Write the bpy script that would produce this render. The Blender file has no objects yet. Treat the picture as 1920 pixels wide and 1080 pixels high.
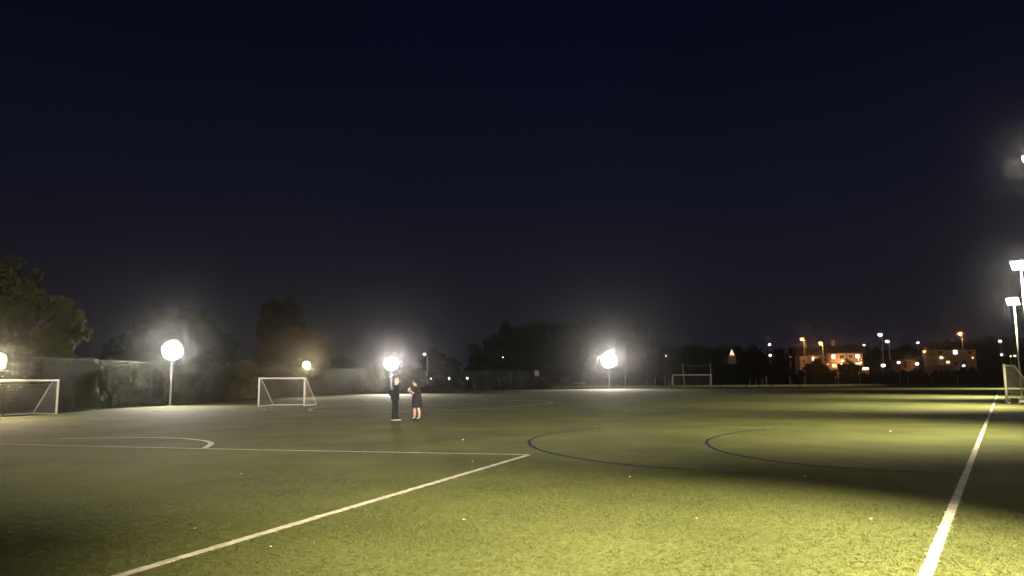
import bpy, math, random
import numpy as np
from mathutils import Vector, Matrix

random.seed(7)
rng = np.random.default_rng(7)
S = bpy.context.scene
COL = S.collection

# ------------------------------------------------------------------ camera
F_PX, W_PX, H_PX = 1414.0, 1920.0, 1080.0
PITCH, ROLL, CAM_H = math.radians(6.91), math.radians(0.33), 1.7
fwd = Vector((0, math.cos(PITCH), math.sin(PITCH)))
up0 = Vector((0, -math.sin(PITCH), math.cos(PITCH)))
rt0 = Vector((1, 0, 0))
cx = rt0 * math.cos(ROLL) - up0 * math.sin(ROLL)
cy = up0 * math.cos(ROLL) + rt0 * math.sin(ROLL)
cam_data = bpy.data.cameras.new('camera')
cam_data.sensor_width = 36.0
cam_data.lens = F_PX / W_PX * 36.0
cam_data.clip_start = 0.05
cam_data.clip_end = 6000
cam = bpy.data.objects.new('camera', cam_data)
COL.objects.link(cam)
cam.matrix_world = Matrix(((cx.x, cy.x, -fwd.x, 0), (cx.y, cy.y, -fwd.y, 0), (cx.z, cy.z, -fwd.z, CAM_H), (0, 0, 0, 1)))
S.camera = cam

# ------------------------------------------------------------------ night sky
world = bpy.data.worlds.new('World')
S.world = world
world.use_nodes = True
nt = world.node_tree
for n in list(nt.nodes): nt.nodes.remove(n)
wo = nt.nodes.new('ShaderNodeOutputWorld')
bg = nt.nodes.new('ShaderNodeBackground')
tc = nt.nodes.new('ShaderNodeTexCoord')
sx = nt.nodes.new('ShaderNodeSeparateXYZ')
rp = nt.nodes.new('ShaderNodeValToRGB')
nz = nt.nodes.new('ShaderNodeTexNoise')
nz.inputs['Scale'].default_value = 1.6
nz.inputs['Detail'].default_value = 3
mr = nt.nodes.new('ShaderNodeMapRange')
mr.inputs['From Min'].default_value = 0.3; mr.inputs['From Max'].default_value = 0.7
mr.inputs['To Min'].default_value = 0.82; mr.inputs['To Max'].default_value = 1.18
nt.links.new(tc.outputs['Generated'], sx.inputs[0])
nt.links.new(tc.outputs['Generated'], nz.inputs['Vector'])
nt.links.new(nz.outputs[0], mr.inputs['Value'])
nt.links.new(sx.outputs['Z'], rp.inputs[0])
nt.links.new(rp.outputs[0], bg.inputs[0])
nt.links.new(mr.outputs[0], bg.inputs[1])
nt.links.new(bg.outputs[0], wo.inputs[0])
e = rp.color_ramp.elements
e[0].position = 0.0; e[0].color = (0.0118, 0.0112, 0.0168, 1)
e[1].position = 1.0; e[1].color = (0.0014, 0.0017, 0.0060, 1)
for p_, c_ in ((0.10, (0.0088, 0.0086, 0.0138, 1)), (0.24, (0.0046, 0.0050, 0.0130, 1)), (0.42, (0.0022, 0.0026, 0.0086, 1))):
    q = e.new(p_); q.color = c_

S.view_settings.view_transform = 'Standard'
S.view_settings.look = 'None'
S.view_settings.exposure = 0.0
S.view_settings.gamma = 1.0
S.cycles.use_denoising = True
S.cycles.denoising_input_passes = 'RGB_ALBEDO'
S.cycles.adaptive_threshold = 0.004
S.cycles.max_bounces = 4
S.cycles.volume_bounces = 0
S.cycles.transparent_max_bounces = 8
S.cycles.sample_clamp_indirect = 4.0

# ------------------------------------------------------------------ helpers
def ray(x, y):
    u = (x - W_PX / 2) / F_PX; v = (H_PX / 2 - y) / F_PX
    return (fwd + cx * u + cy * v)
def G(x, y, z=0.0):                       # where a sight line meets the ground
    d = ray(x, y); t = (z - CAM_H) / d.z
    return Vector((d.x * t, d.y * t, z))
def at(x, y, Y):                          # a point at a given distance down the field
    d = ray(x, y); t = Y / d.y
    return Vector((d.x * t, Y, CAM_H + d.z * t))

def tag(o, label=None, cat=None, group=None, kind=None):
    if label: o['label'] = label
    if cat: o['category'] = cat
    if group: o['group'] = group
    if kind: o['kind'] = kind
    return o
def empty(name, loc, rz=0.0):
    o = bpy.data.objects.new(name, None); COL.objects.link(o)
    o.location = loc; o.rotation_euler = (0, 0, rz); o.empty_display_size = 0.3
    return o
def link_mesh(name, me, mat=None, parent=None):
    o = bpy.data.objects.new(name, me); COL.objects.link(o)
    if mat is not None: me.materials.append(mat)
    if parent is not None: o.parent = parent
    return o
def np_mesh(name, V, Fc):
    V = np.asarray(V, dtype=np.float32); Fc = np.asarray(Fc, dtype=np.int32)
    me = bpy.data.meshes.new(name)
    k = Fc.shape[1]
    me.vertices.add(len(V)); me.vertices.foreach_set('co', V.ravel())
    me.loops.add(Fc.size); me.loops.foreach_set('vertex_index', Fc.ravel())
    me.polygons.add(len(Fc))
    me.polygons.foreach_set('loop_start', np.arange(0, Fc.size, k, dtype=np.int32))
    me.update(calc_edges=True); me.validate()
    return me

class MB:
    def __init__(self): self.v = []; self.f = []
    def add(self, vs, fs):
        b = len(self.v); self.v += [tuple(p) for p in vs]; self.f += [tuple(i + b for i in q) for q in fs]; return self
    def box(self, c, s, rz=0.0, taper=1.0):
        hx, hy, hz = s[0] / 2, s[1] / 2, s[2] / 2; ca, sa = math.cos(rz), math.sin(rz); vs = []
        for z, k in ((-hz, 1.0), (hz, taper)):
            for a, b in ((-hx, -hy), (hx, -hy), (hx, hy), (-hx, hy)):
                a *= k; b *= k
                vs.append((c[0] + a * ca - b * sa, c[1] + a * sa + b * ca, c[2] + z))
        return self.add(vs, [(3, 2, 1, 0), (4, 5, 6, 7), (0, 1, 5, 4), (1, 2, 6, 5), (2, 3, 7, 6), (3, 0, 4, 7)])
    def tube(self, pts, r, n=6, cap=True):
        pts = [Vector(p) for p in pts]; m = len(pts)
        rs = r if isinstance(r, (list, tuple)) else [r] * m
        vs = []; fs = []
        for i, p in enumerate(pts):
            t = (pts[min(i + 1, m - 1)] - pts[max(i - 1, 0)])
            if t.length < 1e-9: t = Vector((0, 0, 1))
            t.normalize()
            a = t.cross(Vector((0, 0, 1)))
            if a.length < 1e-3: a = Vector((1, 0, 0))
            a.normalize(); b = t.cross(a)
            for j in range(n):
                g = 2 * math.pi * j / n
                vs.append(p + (a * math.cos(g) + b * math.sin(g)) * rs[i])
        for i in range(m - 1):
            for j in range(n):
                k = (j + 1) % n
                fs.append((i * n + j, (i + 1) * n + j, (i + 1) * n + k, i * n + k))
        if cap:
            fs.append(tuple(range(n))); fs.append(tuple(reversed(range((m - 1) * n, m * n))))
        return self.add(vs, fs)
    def lathe(self, prof, n=16, M=None):
        vs = []; fs = []
        for r, z in prof:
            for j in range(n):
                g = 2 * math.pi * j / n; p = Vector((r * math.cos(g), r * math.sin(g), z))
                vs.append(M @ p if M else p)
        for i in range(len(prof) - 1):
            for j in range(n):
                k = (j + 1) % n
                fs.append((i * n + j, i * n + k, (i + 1) * n + k, (i + 1) * n + j))
        fs.append(tuple(reversed(range(n)))); fs.append(tuple(range((len(prof) - 1) * n, len(prof) * n)))
        return self.add(vs, fs)
    def ball(self, c, r, n=10, m=6, jit=0.0):
        c = Vector(c); R3 = r if isinstance(r, (tuple, list)) else (r, r, r); vs = [c + Vector((0, 0, R3[2]))]; fs = []
        for i in range(1, m):
            t = math.pi * i / m
            for j in range(n):
                g = 2 * math.pi * j / n; k = 1 + random.uniform(-jit, jit)
                vs.append(c + Vector((R3[0] * math.sin(t) * math.cos(g) * k, R3[1] * math.sin(t) * math.sin(g) * k, R3[2] * math.cos(t) * k)))
        vs.append(c - Vector((0, 0, R3[2]))); last = len(vs) - 1
        for j in range(n): fs.append((0, 1 + j, 1 + (j + 1) % n))
        for i in range(m - 2):
            for j in range(n):
                a = 1 + i * n + j; b = 1 + i * n + (j + 1) % n
                fs.append((a, a + n, b + n, b))
        for j in range(n): fs.append((last, 1 + (m - 2) * n + (j + 1) % n, 1 + (m - 2) * n + j))
        return self.add(vs, fs)
    def mesh(self, name, smooth=False):
        me = bpy.data.meshes.new(name); me.from_pydata(self.v, [], self.f); me.update()
        if smooth: me.polygons.foreach_set('use_smooth', [True] * len(me.polygons))
        return me
    def build(self, name, mat, parent=None, smooth=False, local=None):
        if local is not None:
            L = Vector(local); self.v = [tuple(Vector(p) - L) for p in self.v]
        return link_mesh(name, self.mesh(name, smooth), mat, parent)

# ------------------------------------------------------------------ materials
def mat(name, base, rough=0.7, metal=0.0, var=0.15, scale=6.0, bump=0.0, bscale=40.0, spec=0.3, trans=0.0):
    m = bpy.data.materials.new(name); m.use_nodes = True; t = m.node_tree; b = t.nodes['Principled BSDF']
    b.inputs['Roughness'].default_value = rough; b.inputs['Metallic'].default_value = metal
    b.inputs['Specular IOR Level'].default_value = spec
    co = t.nodes.new('ShaderNodeTexCoord'); n = t.nodes.new('ShaderNodeTexNoise')
    n.inputs['Scale'].default_value = scale; n.inputs['Detail'].default_value = 5
    t.links.new(co.outputs['Object'], n.inputs['Vector'])
    r = t.nodes.new('ShaderNodeValToRGB'); t.links.new(n.outputs[0], r.inputs[0])
    el = r.color_ramp.elements
    el[0].position = 0.3; el[1].position = 0.7
    el[0].color = tuple(c * (1 - var) for c in base) + (1,); el[1].color = tuple(min(1, c * (1 + var)) for c in base) + (1,)
    t.links.new(r.outputs[0], b.inputs['Base Color'])
    if bump:
        n2 = t.nodes.new('ShaderNodeTexNoise'); n2.inputs['Scale'].default_value = bscale; n2.inputs['Detail'].default_value = 4
        t.links.new(co.outputs['Object'], n2.inputs['Vector'])
        bp = t.nodes.new('ShaderNodeBump'); bp.inputs['Strength'].default_value = bump; bp.inputs['Distance'].default_value = 0.02
        t.links.new(n2.outputs[0], bp.inputs['Height']); t.links.new(bp.outputs[0], b.inputs['Normal'])
    if trans:
        tr = t.nodes.new('ShaderNodeBsdfTranslucent'); t.links.new(r.outputs[0], tr.inputs[0])
        mx = t.nodes.new('ShaderNodeMixShader'); mx.inputs[0].default_value = trans
        t.links.new(b.outputs[0], mx.inputs[1]); t.links.new(tr.outputs[0], mx.inputs[2])
        t.links.new(mx.outputs[0], t.nodes['Material Output'].inputs[0])
    return m
def glow(name, col, strength):
    m = bpy.data.materials.new(name); m.use_nodes = True; t = m.node_tree
    b = t.nodes['Principled BSDF']; b.inputs['Base Color'].default_value = (0.8, 0.8, 0.8, 1)
    b.inputs['Emission Color'].default_value = col + (1,); b.inputs['Emission Strength'].default_value = strength
    return m
def turf_mat():
    m = bpy.data.materials.new('turf'); m.use_nodes = True; t = m.node_tree; b = t.nodes['Principled BSDF']
    b.inputs['Roughness'].default_value = 0.85; b.inputs['Specular IOR Level'].default_value = 0.12
    co = t.nodes.new('ShaderNodeTexCoord')
    def noise(s, d, ro=0.6):
        n = t.nodes.new('ShaderNodeTexNoise'); n.inputs['Scale'].default_value = s; n.inputs['Detail'].default_value = d
        n.inputs['Roughness'].default_value = ro; t.links.new(co.outputs['Object'], n.inputs['Vector']); return n
    def ramp(n, p0, p1, c0, c1):
        r = t.nodes.new('ShaderNodeValToRGB'); t.links.new(n.outputs[0], r.inputs[0]); el = r.color_ramp.elements
        el[0].position = p0; el[1].position = p1; el[0].color = c0 + (1,); el[1].color = c1 + (1,); return r
    a = ramp(noise(0.35, 6), 0.35, 0.65, (0.062, 0.068, 0.0245), (0.102, 0.106, 0.039))
    f = ramp(noise(14, 6, 0.75), 0.32, 0.68, (0.45, 0.45, 0.45), (1.5, 1.5, 1.5))
    mx = t.nodes.new('ShaderNodeMixRGB'); mx.blend_type = 'MULTIPLY'; mx.inputs[0].default_value = 0.75
    t.links.new(a.outputs[0], mx.inputs[1]); t.links.new(f.outputs[0], mx.inputs[2])
    t.links.new(mx.outputs[0], b.inputs['Base Color'])
    bp = t.nodes.new('ShaderNodeBump'); bp.inputs['Strength'].default_value = 0.5; bp.inputs['Distance'].default_value = 0.02
    t.links.new(noise(45, 5, 0.7).outputs[0], bp.inputs['Height']); t.links.new(bp.outputs[0], b.inputs['Normal'])
    return m

M = {
    'turf': turf_mat(),
    'blade': mat('turf_fibre', (0.115, 0.121, 0.042), 0.7, var=0.28, scale=9, spec=0.2, trans=0.25),
    'white_turf': mat('white_turf_fibre', (0.45, 0.40, 0.355), 0.85, var=0.30, scale=7, bump=0.4, bscale=60, spec=0.1),
    'pale_turf': mat('worn_white_turf_fibre', (0.40, 0.37, 0.30), 0.85, var=0.2, scale=8, spec=0.1),
    'blue_turf': mat('blue_turf_fibre', (0.014, 0.016, 0.060), 0.85, var=0.3, scale=8, spec=0.1),
    'earth': mat('rough_grass_ground', (0.035, 0.036, 0.018), 0.95, var=0.4, scale=0.8, bump=0.6, bscale=5, spec=0.1),
    'tarmac': mat('tarmac', (0.10, 0.095, 0.085), 0.9, var=0.25, scale=2, spec=0.15),
    'goal': mat('white_powder_coat', (0.74, 0.69, 0.61), 0.45, var=0.07, scale=5),
    'net': mat('net_cord', (0.36, 0.34, 0.31), 0.9, var=0.15),
    'steel': mat('galvanised_steel', (0.34, 0.34, 0.33), 0.5, metal=0.35, var=0.15, scale=3),
    'dark_steel': mat('dark_painted_steel', (0.04, 0.045, 0.04), 0.55, var=0.2),
    'wire': mat('green_fence_wire', (0.03, 0.034, 0.028), 0.6, var=0.2),
    'timber': mat('weathered_timber', (0.22, 0.18, 0.12), 0.85, var=0.3, scale=3, bump=0.3, bscale=12),
    'rubber': mat('black_rubber', (0.012, 0.012, 0.012), 0.6, var=0.2),
    'leaf': mat('leaf', (0.046, 0.046, 0.021), 0.75, var=0.5, scale=0.9, spec=0.12, trans=0.2),
    'leaf_brown': mat('autumn_leaf', (0.105, 0.080, 0.042), 0.75, var=0.45, scale=0.7, spec=0.12, trans=0.2),
    'leaf_dark': mat('evergreen_leaf', (0.032, 0.036, 0.018), 0.8, var=0.5, scale=0.5, spec=0.1, trans=0.1),
    'bark': mat('bark', (0.075, 0.058, 0.042), 0.9, var=0.35, scale=4, bump=0.6, bscale=14),
    'brick': mat('house_brick', (0.32, 0.21, 0.15), 0.9, var=0.2, scale=5),
    'render': mat('pale_house_render', (0.42, 0.36, 0.29), 0.9, var=0.12, scale=2),
    'tile': mat('roof_tile', (0.045, 0.036, 0.034), 0.85, var=0.3, scale=3),
    'frame': mat('white_window_frame', (0.6, 0.58, 0.55), 0.5, var=0.05),
    'glass': mat('dark_glass', (0.02, 0.02, 0.025), 0.08, var=0.1, spec=0.5),
    'door': mat('dark_door', (0.05, 0.03, 0.02), 0.5),
    'skin': mat('skin', (0.55, 0.33, 0.24), 0.5, var=0.06, scale=12),
    'black_cloth': mat('black_cloth', (0.012, 0.012, 0.015), 0.9, var=0.3, scale=18, bump=0.3, bscale=30),
    'dark_cloth': mat('dark_dress_cloth', (0.020, 0.015, 0.019), 0.85, var=0.3, scale=14, bump=0.3, bscale=25),
    'hair': mat('dark_hair', (0.018, 0.011, 0.008), 0.45, var=0.4, scale=30),
    'stubble': mat('cropped_hair', (0.22, 0.13, 0.09), 0.7, var=0.2, scale=40),
    'white_sole': mat('white_shoe', (0.62, 0.59, 0.54), 0.6, var=0.1),
    'sign': mat('pale_sign_board', (0.62, 0.58, 0.45), 0.6, var=0.06),
    'paper': mat('pale_litter', (0.55, 0.52, 0.44), 0.8, var=0.12),
    'lens_white': glow('floodlight_lens_white', (1.0, 0.95, 0.87), 14),
    'lens_warm': glow('floodlight_lens_warm', (1.0, 0.80, 0.42), 9),
    'lens_soft': glow('floodlight_lens_pale', (1.0, 0.91, 0.72), 300),
    'lamp_orange': glow('sodium_lamp', (1.0, 0.46, 0.13), 4),
    'lamp_white': glow('white_street_lamp', (1.0, 0.94, 0.85), 9),
    'lamp_amber': glow('amber_lamp', (1.0, 0.70, 0.35), 5),
    'lamp_red': glow('red_lamp', (0.9, 0.12, 0.07), 0.7),
    'win_white': glow('lit_window_white', (1.0, 0.90, 0.76), 1.6),
    'win_warm': glow('lit_window_warm', (1.0, 0.70, 0.36), 1.3),
    'win_dim': glow('lit_window_dim', (1.0, 0.72, 0.5), 0.16),
    'screen': glow('phone_screen', (0.9, 0.95, 1.0), 0.7),
}

# ------------------------------------------------------------------ ground and pitch
def rise(X, Y):                                             # the land climbs gently beyond the far hedge
    k = min(1, max(0, (Y - 178) / 70.0)); k = k * k * (3 - 2 * k)
    s = min(1, max(0, (X - 8) / 50.0)); s = s * s * (3 - 2 * s)
    return 5.2 * k * s + (2.0 * min(1, max(0, (Y - 250) / 300)))
ys = [-60, -20, 0, 20, 40, 80, 120, 150, 165, 175, 185, 195, 205, 215, 225, 235, 250, 300, 400, 700, 1500]
xs = [-1500, -600, -250, -120, -80, -40, -10, 0, 10, 20, 30, 40, 50, 60, 70, 90, 120, 180, 260, 600, 1500]
gv = [(x, y, rise(x, y) - 0.03) for y in ys for x in xs]
nx = len(xs)
gf = [(j * nx + i, j * nx + i + 1, (j + 1) * nx + i + 1, (j + 1) * nx + i) for j in range(len(ys) - 1) for i in range(nx - 1)]
ground = link_mesh('ground', np_mesh('ground', gv, gf), M['earth']); tag(ground, kind='structure')

edge_px = [(-120, 795), (0, 783), (105, 775.5), (210, 767), (318, 760), (400, 754.5), (480, 750), (590, 743.5), (680, 740), (740, 738), (850, 733.5), (960, 731), (1033, 729.5), (1214, 728.3), (1400, 727.6), (1640, 727.2), (1880, 727)]
edge = [G(*p) for p in edge_px]
pe = [(e_.x, e_.y) for e_ in edge] + [(110, 118), (95, 92), (20, -14), (-34, -14), (-32, 20)]
pitch = link_mesh('pitch', np_mesh('pitch', [(x, y, 0) for x, y in pe], [list(range(len(pe)))]), M['turf']); tag(pitch, kind='structure')

marks = []                                                  # (polyline, half width) of every marking
def strip(name, pts, w, m, closed=False, z=0.006, rag=0.0):
    pts = [Vector((p[0], p[1], 0)) for p in pts]; n = len(pts); vs = []; fs = []
    if rag:                                                 # near lines: fibres make an uneven edge
        q = []
        for i in range(n - 1):
            k = max(1, int((pts[i + 1] - pts[i]).length / 0.06))
            q += [pts[i].lerp(pts[i + 1], j / k) for j in range(k)]
        pts = q + [pts[-1]]; n = len(pts)
    for i, p in enumerate(pts):
        a = pts[(i - 1) % n] if closed else pts[max(i - 1, 0)]
        b = pts[(i + 1) % n] if closed else pts[min(i + 1, n - 1)]
        t = (b - a).normalized(); s = Vector((-t.y, t.x, 0)) * (w / 2)
        l = p + s * (1 + random.uniform(-rag, rag)); r = p - s * (1 + random.uniform(-rag, rag))
        vs += [(l.x, l.y, z), (r.x, r.y, z)]
    for i in range(n if closed else n - 1):
        j = (i + 1) % n
        fs.append((2 * i, 2 * i + 1, 2 * j + 1, 2 * j))
    o = link_mesh(name, np_mesh(name, vs, fs), m, pitch)
    marks.append((name, [(p.x, p.y) for p in pts] + ([(pts[0].x, pts[0].y)] if closed else []), w / 2, m))
    return o
def smooth_pts(pts, k=10):                                  # Catmull-Rom through ground points
    P = [Vector((p.x, p.y, 0)) for p in pts]; P = [2 * P[0] - P[1]] + P + [2 * P[-1] - P[-2]]; out = []
    for i in range(1, len(P) - 2):
        for j in range(k):
            t = j / k; a, b, c, d = P[i - 1], P[i], P[i + 1], P[i + 2]
            out.append(0.5 * ((2 * b) + (c - a) * t + (2 * a - 5 * b + 4 * c - d) * t * t + (3 * b - a - 3 * c + d) * t ** 3))
    return out + [P[-2]]
corner = G(992, 853)
strip('touch_line', [G(1684, 1180), G(1735, 1080), G(1874, 731)], 0.105, M['white_turf'], rag=0.10)
strip('penalty_box_side_line', [G(60, 1130), G(232, 1078), corner], 0.125, M['white_turf'], rag=0.10)
strip('penalty_box_front_line', [corner, G(500, 844.3), G(0, 833.3), G(-200, 829)], 0.11, M['white_turf'], z=0.008)
strip('penalty_arc', smooth_pts([G(110, 823), G(200, 821), G(290, 820.6), G(345, 822.5), G(384, 826.8), G(396, 832), G(384, 840.5)]), 0.15, M['white_turf'])
c0 = smooth_pts([G(578, 768), G(592, 771.3), G(650, 772.6), G(740, 772.3), G(870, 768.5), G(960, 763), G(1020, 757.5), G(1035, 754.3), G(1005, 751.6), G(930, 750.4), G(840, 751), G(730, 754.5), G(640, 760), G(595, 764.2), G(578, 768)])
strip('centre_circle', c0[:-1], 0.14, M['pale_turf'], closed=True)
strip('halfway_line', [G(600, 759.5), G(760, 758.8), G(905, 758.5)], 0.10, M['pale_turf'], z=0.009)
for dx in (0, 333):
    strip('blue_court_arc', smooth_pts([G(1130 + dx, 803), G(1080 + dx, 807), G(1030 + dx, 814), G(1000 + dx, 822), G(992 + dx, 830), G(1003 + dx, 840), G(1035 + dx, 850), G(1100 + dx, 862), G(1180 + dx, 872), G(1300 + dx, 881)] + ([G(1450 + dx, 889)] if dx else [])), 0.085, M['blue_turf'])
for (a, b) in (((1405, 734), (1431, 728.6)), ((1550, 739.2), (1588, 734.2)), ((1689, 736), (1698, 733.8))):
    strip('short_line_mark', [G(*a), G(*b)], 0.16, M['pale_turf'])

# standing turf fibres near the camera: green ones as one mass, white ones belong to the lines
def seg_dist(P, poly):
    best = np.full(len(P), 1e9)
    for (x0, y0), (x1, y1) in zip(poly[:-1], poly[1:]):
        d = np.array((x1 - x0, y1 - y0)); L2 = d @ d
        if L2 < 1e-12: continue
        t = np.clip(((P - (x0, y0)) @ d) / L2, 0, 1)
        best = np.minimum(best, np.hypot(P[:, 0] - x0 - t * d[0], P[:, 1] - y0 - t * d[1]))
    return best
def blades(P, per, hmul=1.0):
    n = len(P); d = np.hypot(P[:, 0], P[:, 1])
    sc = np.clip(d / 7.0, 0.9, 3.5)
    clump = 0.6 + 0.5 * np.sin(P[:, 0] * 31 + 3 * np.sin(P[:, 1] * 13)) * np.sin(P[:, 1] * 27 + 2 * np.sin(P[:, 0] * 17)) + 0.35 * rng.random(n)
    clump = np.clip(clump, 0.15, 1.4)
    base = np.repeat(P, per, 0); sc = np.repeat(sc, per); clump = np.repeat(clump, per); m = len(base)
    base = base + rng.normal(0, 0.014, (m, 2)) * sc[:, None]
    an = rng.random(m) * 2 * np.pi; wd = 0.0042 * sc * (0.6 + 0.8 * rng.random(m))
    fade = np.clip((19.0 - np.repeat(d, per)) / 9.0, 0.0, 1.0); h = (0.009 + 0.010 * rng.random(m)) * clump * hmul * np.sqrt(sc) * fade; le = h * rng.random(m) * 1.1; la = rng.random(m) * 2 * np.pi
    V = np.zeros((m, 3, 3))
    V[:, 0, 0] = base[:, 0] - wd * np.cos(an); V[:, 0, 1] = base[:, 1] - wd * np.sin(an)
    V[:, 1, 0] = base[:, 0] + wd * np.cos(an); V[:, 1, 1] = base[:, 1] + wd * np.sin(an)
    V[:, 2, 0] = base[:, 0] + le * np.cos(la); V[:, 2, 1] = base[:, 1] + le * np.sin(la); V[:, 2, 2] = h
    V[:, :2, 2] = 0.001
    return V.reshape(-1, 3), np.arange(3 * m).reshape(-1, 3)
NT = 105000
dd = 5.0 * (19 / 5.0) ** rng.random(NT)
P = np.stack((dd * (rng.random(NT) * 1.62 - 0.81), dd), 1)
taken = np.zeros(NT, bool)
for nm, poly, hw, mt in marks:
    if mt is M['pale_turf'] or nm == 'penalty_arc': continue
    pl = poly if len(poly) < 60 else poly[::max(1, len(poly) // 60)] + [poly[-1]]
    k = seg_dist(P, pl) < hw * 1.02
    if nm in ('touch_line', 'penalty_box_side_line') and k.any():
        v, f_ = blades(P[k & ~taken], 4, 0.7)
        o = link_mesh('line_fibres', np_mesh('line_fibres', v, f_), M['white_turf'], pitch); tag(o, kind='stuff')
    taken |= k
v, f_ = blades(P[~taken], 3)
tf = link_mesh('turf_fibres', np_mesh('turf_fibres', v, f_), M['blade'])
tag(tf, 'short olive green turf fibres in the foreground of the pitch', 'turf', kind='stuff')

path = MB()
pp = [(1000, 150, 158), (1200, 150, 158), (1440, 152, 160), (1700, 152, 160), (2100, 152, 160)]
vs = []
for x_, y0, y1 in pp:
    a = at(x_, 720, y0); b = at(x_, 720, y1); vs += [(a.x, y0, 0.0), (b.x, y1, 0.0)]
path.add(vs, [(2 * i, 2 * i + 2, 2 * i + 3, 2 * i + 1) for i in range(len(pp) - 1)])
tag(path.build('footpath', M['tarmac']), kind='structure')

# ------------------------------------------------------------------ floodlights
def aim(o, d):
    o.rotation_euler = Vector(d).to_track_quat('-Z', 'Y').to_euler()
def floodlight(base, head_z, facing, lens_r, lens, label, light=None, arm=True, pole_r=0.06, pole_mat='steel'):
    t = empty('floodlight', base)
    tag(t, label, 'floodlight', 'floodlights round the pitch')
    h = head_z - base[2]
    fx = Vector(facing).normalized()
    flat = Vector((fx.x, fx.y, 0)).normalized()
    top = Vector((0, 0, h)) - flat * 0.18
    p = MB(); p.tube([(top.x, top.y, 0), (top.x, top.y, h * 0.5), (top.x, top.y, h + 0.05)], [pole_r * 1.25, pole_r, pole_r * 0.8], 10)
    pole = p.build('pole', M[pole_mat], t, True)
    b = MB(); b.box((top.x, top.y, 0.02), (0.34, 0.34, 0.04)); b.build('base_plate', M[pole_mat], t)
    side = Vector((-flat.y, flat.x, 0))
    y = MB(); y.tube([top + Vector((0, 0, -0.02)), top + flat * 0.05 + Vector((0, 0, 0))], pole_r * 1.2, 8)
    y.tube([Vector((0, 0, h)) - fx * 0.16 + side * lens_r * 0.9, top + side * 0.02, Vector((0, 0, h)) - fx * 0.16 - side * lens_r * 0.9], 0.025, 6)
    y.build('bracket', M[pole_mat], t)
    Q = fx.to_track_quat('Z', 'Y').to_matrix().to_4x4(); Q.translation = Vector((0, 0, h))
    if lens == 'lens_soft':                                 # flat panel head with four square lenses
        def slab(mb, x0, x1, y0, y1, z0, z1):
            return mb.add([Q @ Vector(p) for p in ((x0, y0, z0), (x1, y0, z0), (x1, y1, z0), (x0, y1, z0), (x0, y0, z1), (x1, y0, z1), (x1, y1, z1), (x0, y1, z1))], [(3, 2, 1, 0), (4, 5, 6, 7), (0, 1, 5, 4), (1, 2, 6, 5), (2, 3, 7, 6), (3, 0, 4, 7)])
        a_, b_ = lens_r * 1.35, lens_r * 0.85
        housing = slab(MB(), -a_, a_, -b_, b_, -0.14, 0.0).build('lamp_housing', M['dark_steel'], t)
        fins = MB()
        for i in range(7): slab(fins, -a_ * 0.9 + i * a_ * 0.3 - 0.012, -a_ * 0.9 + i * a_ * 0.3 + 0.012, -b_ * 0.8, b_ * 0.8, -0.20, -0.142)
        fins.build('cooling_fins', M['dark_steel'], housing)
        for i in (-1, 1):
            for j in (-1, 1): slab(MB(), min(i * 0.04, i * a_ * 0.95), max(i * 0.04, i * a_ * 0.95), min(j * 0.03, j * b_ * 0.92), max(j * 0.03, j * b_ * 0.92), 0.002, 0.02).build('lens', M[lens], housing)
    hd = MB() if lens != 'lens_soft' else None
    if hd: hd.lathe([(lens_r * 0.35, -0.34), (lens_r * 0.55, -0.28), (lens_r * 0.95, -0.10), (lens_r * 1.04, -0.02), (lens_r * 1.04, lens_r * 0.13), (lens_r * 0.985, lens_r * 0.13), (lens_r * 0.98, -0.015)], 24, Q)
    if hd: housing = hd.build('lamp_housing', M['dark_steel'], t, True)
    ls = MB()
    if hd: ls.lathe([(lens_r * 0.97, 0.0), (lens_r * 0.93, lens_r * 0.02), (lens_r * 0.75, lens_r * 0.08), (lens_r * 0.45, lens_r * 0.14), (lens_r * 0.12, lens_r * 0.165)], 24, Q)  # round lens oversized, its white disc stands in for the lamp's glare
    if hd: ls.build('lens', M[lens], housing, True)
    if light:
        kind, power, colr, d, ang = light
        ld = bpy.data.lights.new('floodlight_lamp', kind)
        ld.energy = power; ld.color = colr
        if kind == 'AREA':
            ld.shape = 'DISK'; ld.size = lens_r * 1.6; ld.spread = math.radians(ang)
        else:
            ld.spot_size = math.radians(ang); ld.spot_blend = 0.9; ld.shadow_soft_size = 0.12
        lo = bpy.data.objects.new('floodlight_lamp', ld); COL.objects.link(lo); lo.parent = t
        lo.location = Vector((0, 0, h)) + fx * (lens_r * 0.19 + 0.03)
        aim(lo, d)
    return t
WARM = (1.0, 0.90, 0.72); YEL = (1.0, 0.80, 0.46); NEU = (1.0, 0.91, 0.78)

# left side and far end, facing across the pitch towards the camera
def left_flood(px, py_head, base_px, r, lens, label, power, colr, back=0.0, tilt=-0.55):
    b = G(*base_px); b = b + Vector((b.x, b.y, 0)).normalized() * back
    hz = at(px, py_head, b.y).z
    f = Vector((-b.x * 0.75, -b.y, 0)).normalized()
    fc = Vector((f.x, f.y, tilt))
    return floodlight((b.x, b.y, 0), hz, Vector((f.x, f.y, -0.12)), r, lens, label, ('AREA', power, colr, fc, 170))
left_flood(-12, 677, (-12, 782), 0.42, 'lens_warm', 'yellow floodlight cut by the left edge above the left goal', 1500, YEL, 0.6)
left_flood(318, 657, (318, 761), 0.68, 'lens_white', 'tall white floodlight on a slim pole left of the middle goal', 3000, NEU)
left_flood(573, 685, (573, 744), 0.44, 'lens_warm', 'smaller yellow floodlight glowing over the middle goal', 1900, YEL, 3.0)
left_flood(733, 682, (733, 738.6), 0.84, 'lens_white', 'white floodlight directly behind the standing man', 6000, NEU)
left_flood(1143, 675, (1143, 728.9), 1.32, 'lens_white', 'white floodlight at the far end in front of the dark trees', 9500, NEU)

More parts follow.
